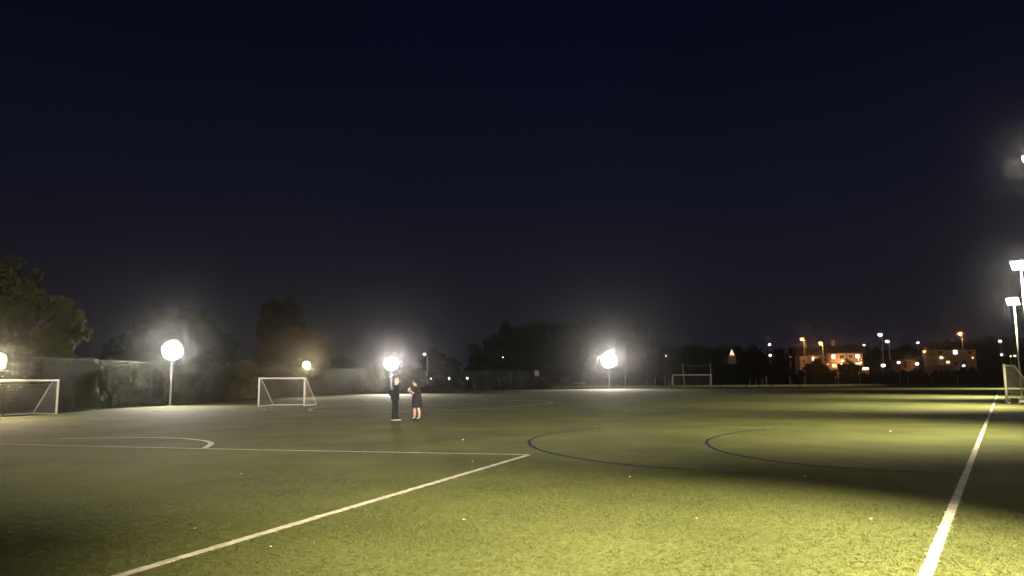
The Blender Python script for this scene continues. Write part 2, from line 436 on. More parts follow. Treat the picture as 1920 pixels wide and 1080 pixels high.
# right side, in a row outside the touch line, throwing across the pitch
INW = Vector((-0.84, 0.545, 0))
def right_flood(pos, hz, label, power, r=0.28, ang=116, drop=-1.2, lens='lens_soft', skew=0.0, colr=None):
    d = Vector((INW.x + 0.545 * skew, INW.y + 0.84 * skew, drop))
    return floodlight((pos[0], pos[1], 0), hz, Vector((-0.75, -0.45, -0.5)), r, lens, label, ('SPOT', power, colr or (1.0, 0.92, 0.54), d, ang), pole_r=0.06)
a1 = at(1944, 300, 22.0); right_flood((a1.x, 22.0), a1.z, 'nearest pale floodlight at the right edge high above the others', 19000, 0.26)
a2 = at(1911, 497, 42.6); right_flood((a2.x, 42.6), a2.z, 'middle pale floodlight at the right edge below the nearest one', 32000, 0.30)
a3 = at(1899, 565, 63.0); right_flood((a3.x, 63.0), a3.z, 'pale floodlight on a tall pole behind the right goal', 36000, 0.34)
floodlight((5.8, 2.4, 0), 8.0, Vector((-0.5, 0.6, -0.9)), 0.3, 'lens_soft', 'pale floodlight standing beside the near end of the touch line', ('SPOT', 41000, (1.0, 0.92, 0.52), Vector((-3.5, 4.6, -8.0)), 57), pole_r=0.085)
right_flood((77.0, 105.0), 8.0, 'pale floodlight far beyond the right goal outside the touch line', 65000, 0.4)
floodlight((-1.5, -6.0, 0), 9.0, Vector((-0.12, 1, -0.3)), 0.35, 'lens_soft', 'pale floodlight standing behind the viewpoint facing down the pitch', ('SPOT', 115000, (1.0, 0.93, 0.80), Vector((-0.12, 1, 0.0)), 65), pole_r=0.085)

# ------------------------------------------------------------------ goals
def net_sheet(mb, grid, r):
    for row in grid: mb.tube(row, r, 3, False)
    for j in range(len(grid[0])): mb.tube([row[j] for row in grid], r, 3, False)
def goal(A, B, h, back, dt, label, pr=0.055, nr=0.004, step=0.16, weights=False, stay_only=False, rear_bar=True):
    A = Vector(A); B = Vector(B); o = (A + B) / 2
    t = empty('football_goal', o); tag(t, label, 'goal', 'football goals on the pitch')
    a = A - o; b = B - o; k = Vector(back); U = Vector((0, 0, h)); kt = k.normalized() * dt
    for p in (a, b): MB().tube([p + Vector((0, 0, 0.01)), p + U], pr, 12).build('post', M['goal'], t, True)
    MB().tube([a + U - (b - a).normalized() * pr, b + U + (b - a).normalized() * pr], pr * 0.98, 12).build('crossbar', M['goal'], t, True)
    for p in (a, b):
        MB().tube([p + U + Vector((0, 0, -0.02)), p + U + kt + Vector((0, 0, -0.04)), p + k + Vector((0, 0, 0.05))], pr * 0.42, 8).build('back_stay', M['goal'], t)
        if rear_bar: MB().tube([p + Vector((0, 0, 0.04)), p + k + Vector((0, 0, 0.04))], pr * 0.62, 8).build('side_bar', M['goal'], t)
    if rear_bar: MB().tube([a + k + Vector((0, 0, 0.04)), b + k + Vector((0, 0, 0.04))], pr * 0.6, 8).build('rear_bar', M['goal'], t)
    n = max(4, int((b - a).length / step)); m = max(4, int((h + dt) / step))
    n2 = MB(); rows = []
    for i in range(m + 1):
        s = i / m * (h + dt * 1.0)
        row = []
        for j in range(n + 1):
            u = j / n; p = a.lerp(b, u)
            if s < dt: q = p + U + kt * (s / dt)
            else:
                w = (s - dt) / h; q = (p + U + kt).lerp(p + k, w); q.z = max(0.05, q.z)
                q += k.normalized() * (-0.10 * math.sin(math.pi * w) * (0.7 + 0.3 * math.sin(u * 9)))
            row.append(q)
        rows.append(row)
    net_sheet(n2, rows, nr)
    for p in (a, b):
        rows = []; nd = max(3, int(k.length / step))
        for i in range(m + 1):
            w = i / m; z = h * (1 - w); reach = kt.length + (k.length - kt.length) * w
            rows.append([p + k.normalized() * (reach * j / nd) + Vector((0, 0, max(z, 0.05))) for j in range(nd + 1)])
        net_sheet(n2, rows, nr)
    n2.build('net', M['net'], t)
    if weights:
        for j, (u, mt, s) in enumerate(((0.36, 'rubber', (0.42, 0.34, 0.27)), (0.9, 'goal', (0.62, 0.30, 0.16)))):
            w = MB(); c = a + k * u * 0.55 + Vector((0, 0, s[2] / 2 + 0.08)); w.box(c, s, math.atan2(k.y, k.x), 0.86)
            w.build('counterweight', M[mt], t)
    return t
gl = G(105, 777.5); od = Vector((-0.35, -0.93, 0)).normalized()
goal(gl, gl + od * 4.9, 1.78, Vector((-0.90, 0.42, 0)) * 1.9, 0.45, 'small white goal with net cut by the left edge', nr=0.0055, step=0.13)
ga = G(484.5, 763); gb = G(570, 762)
gm = goal(ga, gb, 1.86, Vector((0.06, 1, 0)) * 2.6, 0.35, 'small white goal in mid field left of the two people', nr=0.0028, step=0.15)
gr_a = G(1888.5, 757); gr_b = gr_a + Vector((0.545, 0.84, 0)) * 5.2
goal(gr_a, gr_b, 2.42, Vector((0.84, -0.42, 0)).normalized() * 1.9, 0.55, 'white goal seen end on at the right edge with ground weights', pr=0.07, nr=0.008, step=0.12, weights=True)
gf_a = G(1262, 726.6); gf_b = Vector((at(1334, 726, gf_a.y + 1).x, gf_a.y + 1.0, 0))
goal(gf_a, gf_b, 2.35, Vector((0.03, 1, 0)) * 2.0, 0.6, 'distant white goal at the far end of the pitch', pr=0.09, nr=0.006, step=0.3)

# tall frame behind the far goal
fA = at(1284, 726, 150.0); fB = at(1334, 726, 149.0); fA.z = fB.z = 0
fh = at(1281, 681, 150).z
t = empty('tall_frame', (fA + fB) / 2); tag(t, 'tall grey frame of two posts and a sagging top rail behind the far goal', 'frame'); o_ = (fA + fB) / 2
for p, tx in ((fA, -0.35), (fB, -0.1)): MB().tube([p - o_, p - o_ + Vector((tx, 0, fh))], 0.10, 8).build('post', M['steel'], t)
pts = [(fA - o_ + Vector((-0.32, 0, fh - 0.45))).lerp(fB - o_ + Vector((-0.08, 0, fh - 0.45)), i / 8) - Vector((0, 0, 0.12 * math.sin(math.pi * i / 8))) for i in range(9)]
MB().tube(pts, 0.05, 6).build('top_rail', M['steel'], t)

# ------------------------------------------------------------------ left fence with wire mesh
fence_pts = []
for i, p in enumerate(edge[:13]):
    q = Vector((p.x, p.y, 0)); d = Vector((q.x - 2.0 * 0, q.y, 0)).normalized()
    fence_pts.append(q + Vector((-0.55, 0.45, 0)))
def resample(pts, step):
    out = [pts[0]]; acc = 0
    for a, b in zip(pts[:-1], pts[1:]):
        L = (b - a).length; s = step - acc
        while s <= L: out.append(a.lerp(b, s / L)); s += step
        acc = (acc + L) % step
    return out
fp = resample(fence_pts, 3.0)
FH = 3.0
fence = empty('wire_fence', fp[0]); tag(fence, 'tall wire mesh fence along the left side in front of the shrubs', 'fence')
pm = MB().tube([(0, 0, 0), (0, 0, FH + 0.06)], 0.035, 6).mesh('post')
pm.materials.append(M['dark_steel'])
wm = MB()
for i in range(1, 24): wm.tube([(i / 24, 0, 0.05), (i / 24, 0, FH)], 0.0024, 3, False)
for i in range(0, 13): wm.tube([(0, 0, 0.06 + i * (FH - 0.06) / 12), (1, 0, 0.06 + i * (FH - 0.06) / 12)], 0.0024, 3, False)
wire_me = wm.mesh('mesh_panel'); wire_me.materials.append(M['wire'])
rm = MB().tube([(0, 0, FH), (1, 0, FH)], 0.018, 6).mesh('top_rail'); rm.materials.append(M['wire'])
for i, p in enumerate(fp):
    o = bpy.data.objects.new('post', pm); COL.objects.link(o); o.parent = fence; o.location = p - fp[0]
    if i + 1 < len(fp):
        d = fp[i + 1] - p
        for nm, me in (('mesh_panel', wire_me), ('top_rail', rm)):
            o = bpy.data.objects.new(nm, me); COL.objects.link(o); o.parent = fence
            o.location = p - fp[0]; o.rotation_euler = (0, 0, math.atan2(d.y, d.x)); o.scale = (d.length, 1, 1)

# ------------------------------------------------------------------ far kickboard fence and stray posts
kb = empty('kickboard_fence', at(1250, 727, 138)); kb.location.z = 0; tag(kb, 'low pale timber kickboard fence along the far end of the pitch', 'fence')
def dist_k(x): return 137.0 + (x - 1033) * 0.004
xk = [1033, 1051, 1089, 1133, 1175, 1217, 1259, 1303, 1352, 1399, 1447, 1500, 1550, 1605, 1660]
kp = []
for x in xk:
    p = at(x, 727, dist_k(x)); p.z = 0; kp.append(p)
for i, p in enumerate(kp):
    MB().box((p.x - kb.location.x, p.y - kb.location.y - 0.10, 0.28), (0.14, 0.12, 0.56)).build('post', M['dark_steel'], kb)
    if i + 1 < len(kp):
        q = kp[i + 1]; c = (p + q) / 2 - kb.location; d = q - p
        for z in (0.17, 0.375):
            MB().box((c.x, c.y, z), (d.length - 0.05, 0.04, 0.195), math.atan2(d.y, d.x)).build('board', M['timber'], kb)
posts = [(967, 680, 139, 'dark_steel', 0.05, 'thin tall post left of the pale sign'), (1173, 703, 141, 'steel', 0.05, 'thin post right of the far white floodlight'),
         (1214, 681, 141, 'dark_steel', 0.06, 'tall dark post between the far floodlight and far goal'), (1229, 708, 150, 'steel', 0.06, 'short grey post farthest left of the three beside the far goal'),
         (1247, 707, 150, 'steel', 0.06, 'short grey post in the middle of three beside the far goal'), (1255, 707, 150, 'steel', 0.06, 'short grey post closest to the left side of the far goal'),
         (1406, 711, 150, 'steel', 0.06, 'first short post right of the far goal'), (1417.5, 711, 150, 'steel', 0.06, 'second short post right of the far goal'),
         (1429.5, 712, 150, 'steel', 0.06, 'third short post right of the far goal'), (1437.5, 705, 150, 'steel', 0.08, 'taller pale post ending the row right of the far goal'),
         (1482, 705, 148, 'steel', 0.07, 'slim pale post below the leftmost orange street lamp'), (1510, 707, 148, 'timber', 0.15, 'thick pale timber post below the brick terrace'),
         (1525, 711, 148, 'dark_steel', 0.07, 'thin dark post right of the thick timber post'), (1613, 707, 148, 'timber', 0.13, 'stout timber post below the right end of the terrace'),
         (1704, 705, 152, 'steel', 0.08, 'pale post right of the lit lamp post by the far path'), (1749, 707, 152, 'timber', 0.10, 'dull timber post below the pale house'),
         (1797, 704, 152, 'steel', 0.10, 'pale post below the tall orange street lamp'), (1843, 705, 152, 'dark_steel', 0.09, 'dim post nearest the right goal')]
for x, yt, d, mt, r, lab in posts:
    b = at(x, 727, d); z = at(x, yt, d).z
    m_ = MB().tube([(0, 0, -0.03), (0, 0, z - 0.05), (0, 0, z)], [r, r, r * 0.6], 8)
    o = m_.build('fence_post', M[mt]); o.location = (b.x, b.y, 0); tag(o, lab, 'post', 'posts beyond the far end')
t = empty('gate_posts', (at(1570, 727, 148).x, 148, 0)); tag(t, 'pair of pale posts with white caps at the far path', 'posts')
for x, yt in ((1567.5, 707), (1573, 707)):
    p = at(x, 727, 148); z = at(x, yt, 148).z; dx = p.x - t.location.x
    MB().tube([(dx, 0, -0.03), (dx, 0, z)], 0.13, 8).build('post', M['timber'], t)
    MB().ball((dx, 0, z), 0.16, 8, 6).build('cap', M['goal'], t)
s = at(1006.5, 700, 140); b0 = at(1003, 727, 140)
t = empty('notice_sign', (s.x, 140, 0)); tag(t, 'blank pale square sign on a thin post left of the far floodlight', 'sign')
MB().box((0, 0, s.z), (0.86, 0.04, 1.0)).build('sign_board', M['sign'], t)
MB().tube([(-0.3, 0.05, 0), (-0.3, 0.05, s.z + 1.9)], 0.04, 6).build('post', M['dark_steel'], t)
for x, lab in ((1081, 'left of two low benches near the far floodlight'), (1093, 'right of two low benches near the far floodlight')):
    p = at(x, 727, 146); t = empty('bench', (p.x, 146, 0)); tag(t, 'small pale slatted bench, ' + lab, 'bench', 'far benches')
    for j in range(3): MB().box((0, -0.12 + j * 0.14, 0.95), (0.85 if x < 1085 else 0.65, 0.11, 0.04)).build('slat', M['sign'], t)
    for sx_ in (-0.3, 0.3): MB().box((sx_, 0, 0.465), (0.06, 0.36, 0.93)).build('leg', M['dark_steel'], t)

# ------------------------------------------------------------------ trees and shrubs
def leaf_mesh(name, blobs, n, size, seed, clumps=60, sub=0.22, low=None):
    r = np.random.default_rng(seed); vol = np.array([b[1][0] * b[1][1] * b[1][2] for b in blobs]) ** 0.67; vol = vol / vol.sum()
    out = []
    for (c, R3), w in zip(blobs, vol):
        k = max(6, int(clumps * w)); m = int(n * w)
        u = r.normal(0, 1, (k, 3)); u /= np.linalg.norm(u, axis=1)[:, None]
        cl = u * (0.45 + 0.5 * r.random((k, 1)) ** 0.6) * np.array(R3)
        pick = r.integers(0, k, m); g = r.normal(0, 1, (m, 3)); g /= (np.linalg.norm(g, axis=1)[:, None] + 1e-9)
        g *= r.random((m, 1)) ** 0.45
        out.append(np.array(c) + cl[pick] + g * np.array(R3) * (sub + 0.14 * r.random((k, 1))[pick]))
    C = np.concatenate(out); m = len(C)
    if low is not None: C[:, 2] = np.maximum(C[:, 2], low + 0.3 * r.random(m))
    a = r.normal(0, 1, (m, 3)); a /= np.linalg.norm(a, axis=1)[:, None]
    b = np.cross(a, r.normal(0, 1, (m, 3))); b /= (np.linalg.norm(b, axis=1)[:, None] + 1e-9)
    s = size * (0.6 + 0.8 * r.random((m, 1))); a = a * s; b = b * s * 0.62
    V = np.stack((C - a, C - b * 0.9, C + a, C + b * 0.9), 1).reshape(-1, 3)
    return np_mesh(name, V, np.arange(4 * m).reshape(-1, 4))
def trunk_mesh(blobs, r, seed, split=0.35):
    rr = random.Random(seed); mb = MB(); top = max(b[0][2] + b[1][2] * 0.3 for b in blobs)
    k = top * split; lean = Vector((rr.uniform(-0.2, 0.2), rr.uniform(-0.2, 0.2), 0))
    mb.tube([(0, 0, -0.2), (0, 0, 0.15), lean * 0.5 + Vector((0, 0, k * 0.5)), lean + Vector((0, 0, k)), lean * 1.5 + Vector((0, 0, top * 0.8))], [r * 1.5, r * 1.1, r * 0.9, r * 0.75, r * 0.15], 8)
    for c, R3 in blobs:
        for q in range(4):
            e_ = Vector(c) + Vector((rr.uniform(-.6, .6) * R3[0], rr.uniform(-.6, .6) * R3[1], rr.uniform(-.2, .6) * R3[2]))
            s_ = lean + Vector((0, 0, k * rr.uniform(0.7, 1.1))); m_ = s_.lerp(e_, 0.5) + Vector((0, 0, 0.3))
            mb.tube([s_, m_, e_], [r * 0.4, r * 0.25, r * 0.06], 5)
    return mb.mesh('trunk', True)
def tree(name, px, Y, blobs_px, label, cat='tree', leafm='leaf', n=7000, size=0.2, clumps=70, group=None, seed=1, z0=0.0, depth=0.85, trunk_r=0.22, sub=0.22, skirt=False):
    """blobs_px: (x, y, rx, ry) of each lobe of the crown, measured at the tree's own distance"""
    base = at(px, 711, Y); base.z = z0; k = Y / F_PX * 1.0
    t = empty(name, base); tag(t, label, cat, group)
    rr = random.Random(seed); bl = []
    for x, y, rx, ry in blobs_px:
        c = at(x, y, Y) - base
        bl.append(((c.x, rr.uniform(-0.25, 0.25) * rx * k, c.z), (rx * k, rx * k * depth, ry * k)))
    me = leaf_mesh('crown', bl, n, size, seed, clumps, sub, low=(0.05 if skirt else None)); link_mesh('crown', me, M[leafm], t)
    tm = trunk_mesh(bl, trunk_r, seed); link_mesh('trunk', tm, M['bark'], t)
    return t
tree('broadleaf_tree', 10, 47, [(20, 560, 85, 70), (75, 600, 75, 62), (120, 640, 52, 52), (-60, 600, 120, 110), (40, 670, 85, 62), (-20, 690, 95, 50), (100, 690, 50, 40)],
     'large green broadleaf tree filling the left edge above the goal', n=26000, size=0.15, clumps=260, seed=3, trunk_r=0.35, sub=0.15)
tree('broadleaf_tree', 320, 92, [(320, 640, 85, 62), (260, 660, 60, 45), (385, 650, 52, 50), (300, 600, 60, 36), (355, 605, 45, 40)],
     'wide dark tree rising behind the tall white floodlight', leafm='leaf_dark', n=12000, size=0.3, clumps=130, seed=5, trunk_r=0.3)
tree('poplar_tree', 508, 118, [(508, 592, 17, 30), (497, 620, 14, 25), (512, 640, 16, 36)], 'shorter left poplar standing above the rounded tree', leafm='leaf_dark', n=6000, size=0.3, clumps=80, seed=6, group='pair of poplars')
tree('poplar_tree', 549, 120, [(549, 585, 20, 32), (560, 605, 14, 30), (540, 625, 18, 40)], 'taller right poplar standing above the rounded tree', leafm='leaf_dark', n=7000, size=0.3, clumps=80, seed=7, group='pair of poplars')
tree('broadleaf_tree', 545, 92, [(545, 650, 55, 38), (500, 668, 36, 30), (590, 668, 34, 32), (560, 640, 40, 30), (540, 690, 60, 30)],
     'rounded olive brown tree behind the smaller yellow floodlight', leafm='leaf_brown', n=14000, size=0.2, clumps=160, seed=8, trunk_r=0.22)
tree('broadleaf_tree', 815, 150, [(815, 680, 24, 24), (840, 690, 26, 18)], 'small dark tree right of the slim white street lamp', leafm='leaf_dark', n=4000, size=0.3, clumps=60, seed=9)
tree('broadleaf_tree', 640, 130, [(640, 683, 22, 15), (655, 690, 20, 12)], 'low dark tree behind the fence left of the two people', leafm='leaf_dark', n=3000, size=0.3, clumps=40, seed=10)
for i, (x, Y, bl, lab) in enumerate((
        (915, 160, [(915, 672, 34, 36), (900, 690, 26, 26), (935, 655, 26, 26)], 'low dark tree at the left end of the far grove'),
        (975, 162, [(970, 640, 46, 38), (1000, 660, 45, 45), (950, 665, 40, 40)], 'dark tree on the left slope of the far grove'),
        (1030, 165, [(1025, 632, 48, 34), (1050, 660, 50, 50), (1000, 660, 45, 48)], 'tall dark tree left of the far floodlight in the grove'),
        (1110, 166, [(1110, 632, 46, 34), (1085, 655, 48, 48), (1140, 660, 48, 46)], 'tall dark tree behind the far floodlight in the grove'),
        (1185, 164, [(1185, 636, 34, 34), (1200, 665, 26, 42), (1165, 670, 40, 45)], 'dark tree at the right end of the far grove'))):
    tree('grove_tree', x, Y, bl + [(x, 700, 40, 22)], lab, leafm='leaf_dark', n=9000, size=0.36, clumps=130, seed=20 + i, group='trees of the far grove', trunk_r=0.3)
# shrubs behind the wire fence on the left
shr = [(215, 52, 40, 38, 'leaf', 'shrub just left of the tall floodlight pole cluster, nearest the left tree'), (262, 55, 30, 34, 'leaf', 'pale green shrub left of the tall floodlight pole'),
       (300, 57, 22, 30, 'leaf_brown', 'narrow brownish shrub touching the tall floodlight pole'), (348, 60, 26, 34, 'leaf', 'bright shrub between the tall floodlight pole and the slim lit post'),
       (395, 64, 28, 30, 'leaf', 'dark shrub right of the slim lit post'), (440, 68, 36, 36, 'leaf_brown', 'rounded brown shrub left of the middle goal'),
       (500, 76, 36, 30, 'leaf_brown', 'brown shrub seen through the middle goal'), (560, 84, 34, 26, 'leaf', 'shrub below the smaller yellow floodlight'),
       (620, 92, 36, 24, 'leaf', 'low shrub right of the middle goal'), (680, 100, 36, 22, 'leaf_brown', 'low brown shrub left of the man behind the fence'),
       (750, 112, 36, 20, 'leaf', 'low shrub behind the two people'), (150, 47, 42, 40, 'leaf', 'dark shrub right of the left goal'), (70, 45, 46, 36, 'leaf', 'shrub behind the net of the left goal'), (-10, 43, 46, 36, 'leaf', 'shrub at the left edge behind the left goal')]
for i, (x, Y, rx, ry, lm, lab) in enumerate(shr):
    rx *= 1.3; ry *= 1.08
    cyy = 711 + 1.7 * F_PX / Y - ry * 0.95
    tree('shrub', x, Y, [(x, cyy, rx, ry), (x - rx * 0.4, cyy + ry * 0.3, rx * 0.6, ry * 0.7), (x + rx * 0.45, cyy - ry * 0.1, rx * 0.5, ry * 0.7)], lab, 'shrub', lm, n=5000, size=0.16 + Y * 0.0012, clumps=90, seed=40 + i, group='shrubs behind the left fence', trunk_r=0.06, skirt=True)
# a dark tree belt behind the far end, hedge below the houses, trees on the rise
def hedge(name, x0, x1, Y, top_px, label, seed, n=9000, size=0.3, zb=0.0):
    a = at(x0, 711, Y); b = at(x1, 711, Y); c = (a + b) / 2
    t = empty(name, (c.x, Y, zb)); tag(t, label, 'hedge', 'hedges beyond the pitch')
    bl = []; k = 9; rr = random.Random(seed)
    for i in range(k):
        u = (i + 0.5) / k; x = x0 + (x1 - x0) * u; tp = at(x, top_px + rr.uniform(-3, 3), Y).z - zb; w = (b.x - a.x) / k
        bl.append(((a.x + (b.x - a.x) * u - c.x, rr.uniform(-0.5, 0.5), tp * 0.48), (w * 0.62, 1.6, tp * 0.52)))
    link_mesh('foliage', leaf_mesh('foliage', bl, n, size, seed, 130, 0.3, low=0.05), M['leaf_dark'], t)
    sb = MB()
    for c_, R3 in bl: sb.tube([(c_[0], c_[1], 0), (c_[0], c_[1], c_[2])], [0.06, 0.03], 5)
    sb.build('stems', M['bark'], t)
for i, (x0, x1, Y, tp, lab) in enumerate(((620, 790, 150, 690, 'dark hedge beyond the fence behind the two people'), (780, 905, 160, 694, 'dark hedge left of the far grove'),
        (1215, 1345, 175, 672, 'dark hedge behind the far goal'), (1340, 1450, 182, 688, 'dark hedge below the triangular lit gable'), (1445, 1560, 184, 693, 'dark hedge below the left half of the terrace'),
        (1555, 1690, 184, 697, 'dark hedge below the right half of the terrace'), (1685, 1800, 184, 695, 'dark hedge below the pale house'), (1795, 1960, 184, 690, 'dark hedge behind the right goal'))):
    hedge('hedge', x0, x1, Y, tp, lab, 70 + i)
bg_tr = [(1245, 215, 655, 34, 'dark tree just right of the far grove'), (1300, 218, 648, 44, 'broad dark tree above the far goal'), (1365, 240, 648, 42, 'dark tree above the triangular lit gable'),
         (1420, 242, 652, 40, 'dark tree left of the two stacked white lamps'), (1475, 255, 650, 36, 'dark tree left of the terrace'), (1600, 300, 647, 46, 'dark tree rising behind the terrace roof'),
         (1545, 300, 652, 36, 'dark tree behind the left chimney stack of the terrace'), (1650, 255, 652, 30, 'dark tree right of the terrace'), (1700, 300, 646, 44, 'dark tree above the small orange house'),
         (1770, 300, 640, 50, 'dark tree behind the pale house'), (1850, 262, 634, 40, 'tall dark tree right of the tall orange street lamp'), (1905, 255, 632, 44, 'dark tree behind the right floodlight pole')]
for i, (x, Y, tp, r, lab) in enumerate(bg_tr):
    p = at(x, 711, Y); zb = rise(p.x, Y)
    tree('hill_tree', x, Y, [(x, tp + r * 0.75, r, r * 0.75), (x - r * 0.5, tp + r * 1.1, r * 0.7, r * 0.6), (x + r * 0.5, tp + r * 1.0, r * 0.7, r * 0.65)], lab, leafm='leaf_dark', n=4500, size=0.5, clumps=80, seed=90 + i, z0=zb, group='trees on the rise behind the houses', trunk_r=0.3)
bush = at(1600, 690, 190); bz = rise(bush.x, 190)
tree('garden_bush', 1588, 196, [(1588, 688, 18, 15), (1600, 692, 14, 12), (1575, 697, 12, 8)], 'round black bush in front of the terrace', 'shrub', 'leaf_dark', n=3500, size=0.25, clumps=60, seed=120, z0=bz, trunk_r=0.1)
tree('garden_bush', 1531, 196, [(1531, 685, 13, 12), (1520, 692, 16, 10), (1545, 694, 16, 9)], 'low black bush before the left end of the terrace', 'shrub', 'leaf_dark', n=3000, size=0.25, clumps=60, seed=121, z0=bz, trunk_r=0.1)

# ------------------------------------------------------------------ houses
def window(parent, x, z, w, h, y, pane, bars=2, frame='frame'):
    f = MB()
    f.box((x, y - 0.03, z + h / 2), (w + 0.12, 0.07, 0.09)); f.box((x, y - 0.04, z - h / 2), (w + 0.2, 0.12, 0.09))
    for s_ in (-1, 1): f.box((x + s_ * w / 2, y - 0.03, z), (0.07, 0.07, h - 0.09))
    for b in range(1, bars): f.box((x - w / 2 + w * b / bars, y - 0.03, z), (0.06, 0.06, h - 0.09))
    fo = f.build('window', M[frame], parent)
    for b in range(bars):
        pw = w / bars
        MB().box((x - w / 2 + pw * (b + 0.5), y - 0.008, z), (pw - 0.07, 0.012, h - 0.1)).build('pane', M[pane[b] if isinstance(pane, (list, tuple)) else pane], fo)
def house(name, xl, xr, Y, eave_px, base_px, label, wall, rz=0.0, depth=7.0, roof_h=2.2, wins=(), doors=(), chimneys=(), pipes=(), gable=False):
    a = at(xl, eave_px, Y); b = at(xr, eave_px, Y); zt = (a.z + b.z) / 2; zb = at(xl, base_px, Y).z
    w = b.x - a.x; h = zt - zb
    t = empty(name, ((a.x + b.x) / 2, Y, zb), rz); tag(t, label, 'house', 'houses on the rise')
    MB().box((0, depth / 2, h / 2 - 0.5), (w, depth, h + 1.0)).build('wall', M[wall], t)
    r = MB(); ov = 0.3
    if gable:
        r.add([(-w / 2 - ov, -ov, h - 0.02), (-w / 2 - ov, depth, h - 0.02), (w / 2 + ov, depth, h - 0.02), (w / 2 + ov, -ov, h - 0.02), (0, -ov, h + roof_h), (0, depth, h + roof_h)], [(0, 4, 5, 1), (3, 2, 5, 4), (0, 3, 4), (1, 5, 2), (0, 1, 2, 3)])
    else:
        r.add([(-w / 2 - ov, -ov, h), (w / 2 + ov, -ov, h), (w / 2 + ov, depth + ov, h), (-w / 2 - ov, depth + ov, h), (-w / 2 - ov, depth / 2, h + roof_h), (w / 2 + ov, depth / 2, h + roof_h)], [(0, 1, 5, 4), (2, 3, 4, 5), (0, 4, 3), (1, 2, 5), (3, 2, 1, 0)])
    ro = r.build('roof', M['tile'], t)
    MB().box((0, -0.36, h - 0.06), (w + 0.5, 0.1, 0.12)).build('gutter', M['dark_steel'], t)
    for x in chimneys:
        c = MB(); c.box((x, depth / 2, h + roof_h + 0.3), (0.9, 0.6, 1.6)); c.tube([(x - .2, depth / 2, h + roof_h + 1.1), (x - .2, depth / 2, h + roof_h + 1.45)], 0.12, 8); c.tube([(x + .2, depth / 2, h + roof_h + 1.1), (x + .2, depth / 2, h + roof_h + 1.45)], 0.12, 8)
        c.build('chimney', M['render'], ro)
    for x, z, ww, hh, pane, bars in wins: window(t, x, z, ww, hh, 0.0, pane, bars)
    for x, ww, hh in doors:
        d = MB().box((x, -0.03, hh / 2), (ww, 0.08, hh)).build('door', M['door'], t)
        MB().ball((x + ww * 0.35, -0.1, hh * 0.5), 0.05, 6, 4).build('handle', M['steel'], d)
    for x in pipes: MB().tube([(x, -0.08, 0), (x, -0.08, h)], 0.06, 6).build('drainpipe', M['dark_steel'], t)
    return t
HY = 205.0; K = HY / F_PX
def hx(px, xl, xr): return (px - (xl + xr) / 2) * K
xl, xr = 1553, 1617
house('terraced_house', xl, xr, HY, 661.5, 696, 'orange lit brick house at the right end of the terrace', 'brick', roof_h=2.3, rz=0.0,
      wins=[(hx(1562, xl, xr), 3.9, 1.05, 1.15, 'win_white', 2), (hx(1578, xl, xr), 3.85, 1.2, 1.05, 'glass', 2), (hx(1594, xl, xr), 3.9, 1.0, 1.0, 'glass', 2), (hx(1607.5, xl, xr), 3.95, 1.2, 0.95, 'win_white', 2),
            (hx(1563.5, xl, xr), 1.5, 1.3, 0.9, ['win_warm', 'win_dim'], 2), (hx(1578, xl, xr), 1.15, 0.8, 1.9, 'win_warm', 1), (hx(1607, xl, xr), 1.9, 1.6, 0.8, ['win_dim', 'win_warm', 'win_dim'], 3)],
      doors=[(hx(1572, xl, xr), 0.95, 2.0), (hx(1590, xl, xr), 0.9, 2.0)], chimneys=[hx(1573, xl, xr)], pipes=[hx(1585.5, xl, xr)])
xl, xr = 1513, 1552.4
house('terraced_house', xl, xr, HY + 1.6, 664.5, 696, 'dimmer brick house at the left end of the terrace', 'brick', roof_h=2.1,
      wins=[(hx(1526, xl, xr), 3.4, 1.3, 1.0, ['win_white', 'win_dim'], 2), (hx(1547, xl, xr), 3.1, 0.9, 0.9, 'glass', 2), (hx(1533, xl, xr), 3.5, 0.6, 0.8, 'win_dim', 1)], doors=[(hx(1540, xl, xr), 0.9, 2.0)], chimneys=[hx(1520, xl, xr)], pipes=[hx(1551, xl, xr)])
xl, xr = 1500, 1512.5
house('outhouse', xl, xr, HY + 1.0, 667, 694, 'narrow grey side building left of the terrace', 'render', roof_h=0.9, depth=4, wins=[(0.0, 2.4, 0.6, 0.7, 'glass', 1)], doors=[(0.5, 0.7, 1.9)])
xl, xr = 1690, 1716
house('small_house', xl, xr, 212, 673, 690, 'small orange lit brick house right of the terrace', 'brick', roof_h=1.6, gable=True, depth=6,
      wins=[(0.2, 1.5, 0.9, 0.8, 'glass', 2)], doors=[(-1.0, 0.8, 1.9)])
xl, xr = 1755, 1829; K = 225 / F_PX
house('pale_house', xl, xr, 225, 655, 692, 'pale rendered house with one bright upstairs window', 'render', roof_h=2.4,
      wins=[(hx(1790.5, xl, xr), 4.95, 1.35, 1.4, 'win_white', 2), (hx(1762, xl, xr), 4.8, 1.1, 1.1, 'glass', 2), (hx(1818, xl, xr), 4.8, 1.2, 1.1, 'glass', 2), (hx(1776.5, xl, xr), 2.0, 0.8, 0.9, 'win_warm', 2), (hx(1806, xl, xr), 2.0, 1.3, 1.1, 'glass', 2)], doors=[(hx(1790, xl, xr), 0.9, 2.0)], chimneys=[hx(1800, xl, xr)])
xl, xr = 1365, 1380
house('gabled_house', xl, xr, 222, 666, 676, 'tiny house with a triangular yellow lit gable left of the white lamps', 'render', roof_h=0.25, gable=True, depth=5)
g = at(1372.5, 661.5, 221.6)
gw = MB(); gw.add([(-0.75, 0, -0.75), (0.75, 0, -0.75), (-0.05, 0, 1.0), (-0.75, 0.12, -0.75), (0.75, 0.12, -0.75), (-0.05, 0.12, 1.0)], [(0, 1, 2), (5, 4, 3), (0, 3, 4, 1), (1, 4, 5, 2), (2, 5, 3, 0)])
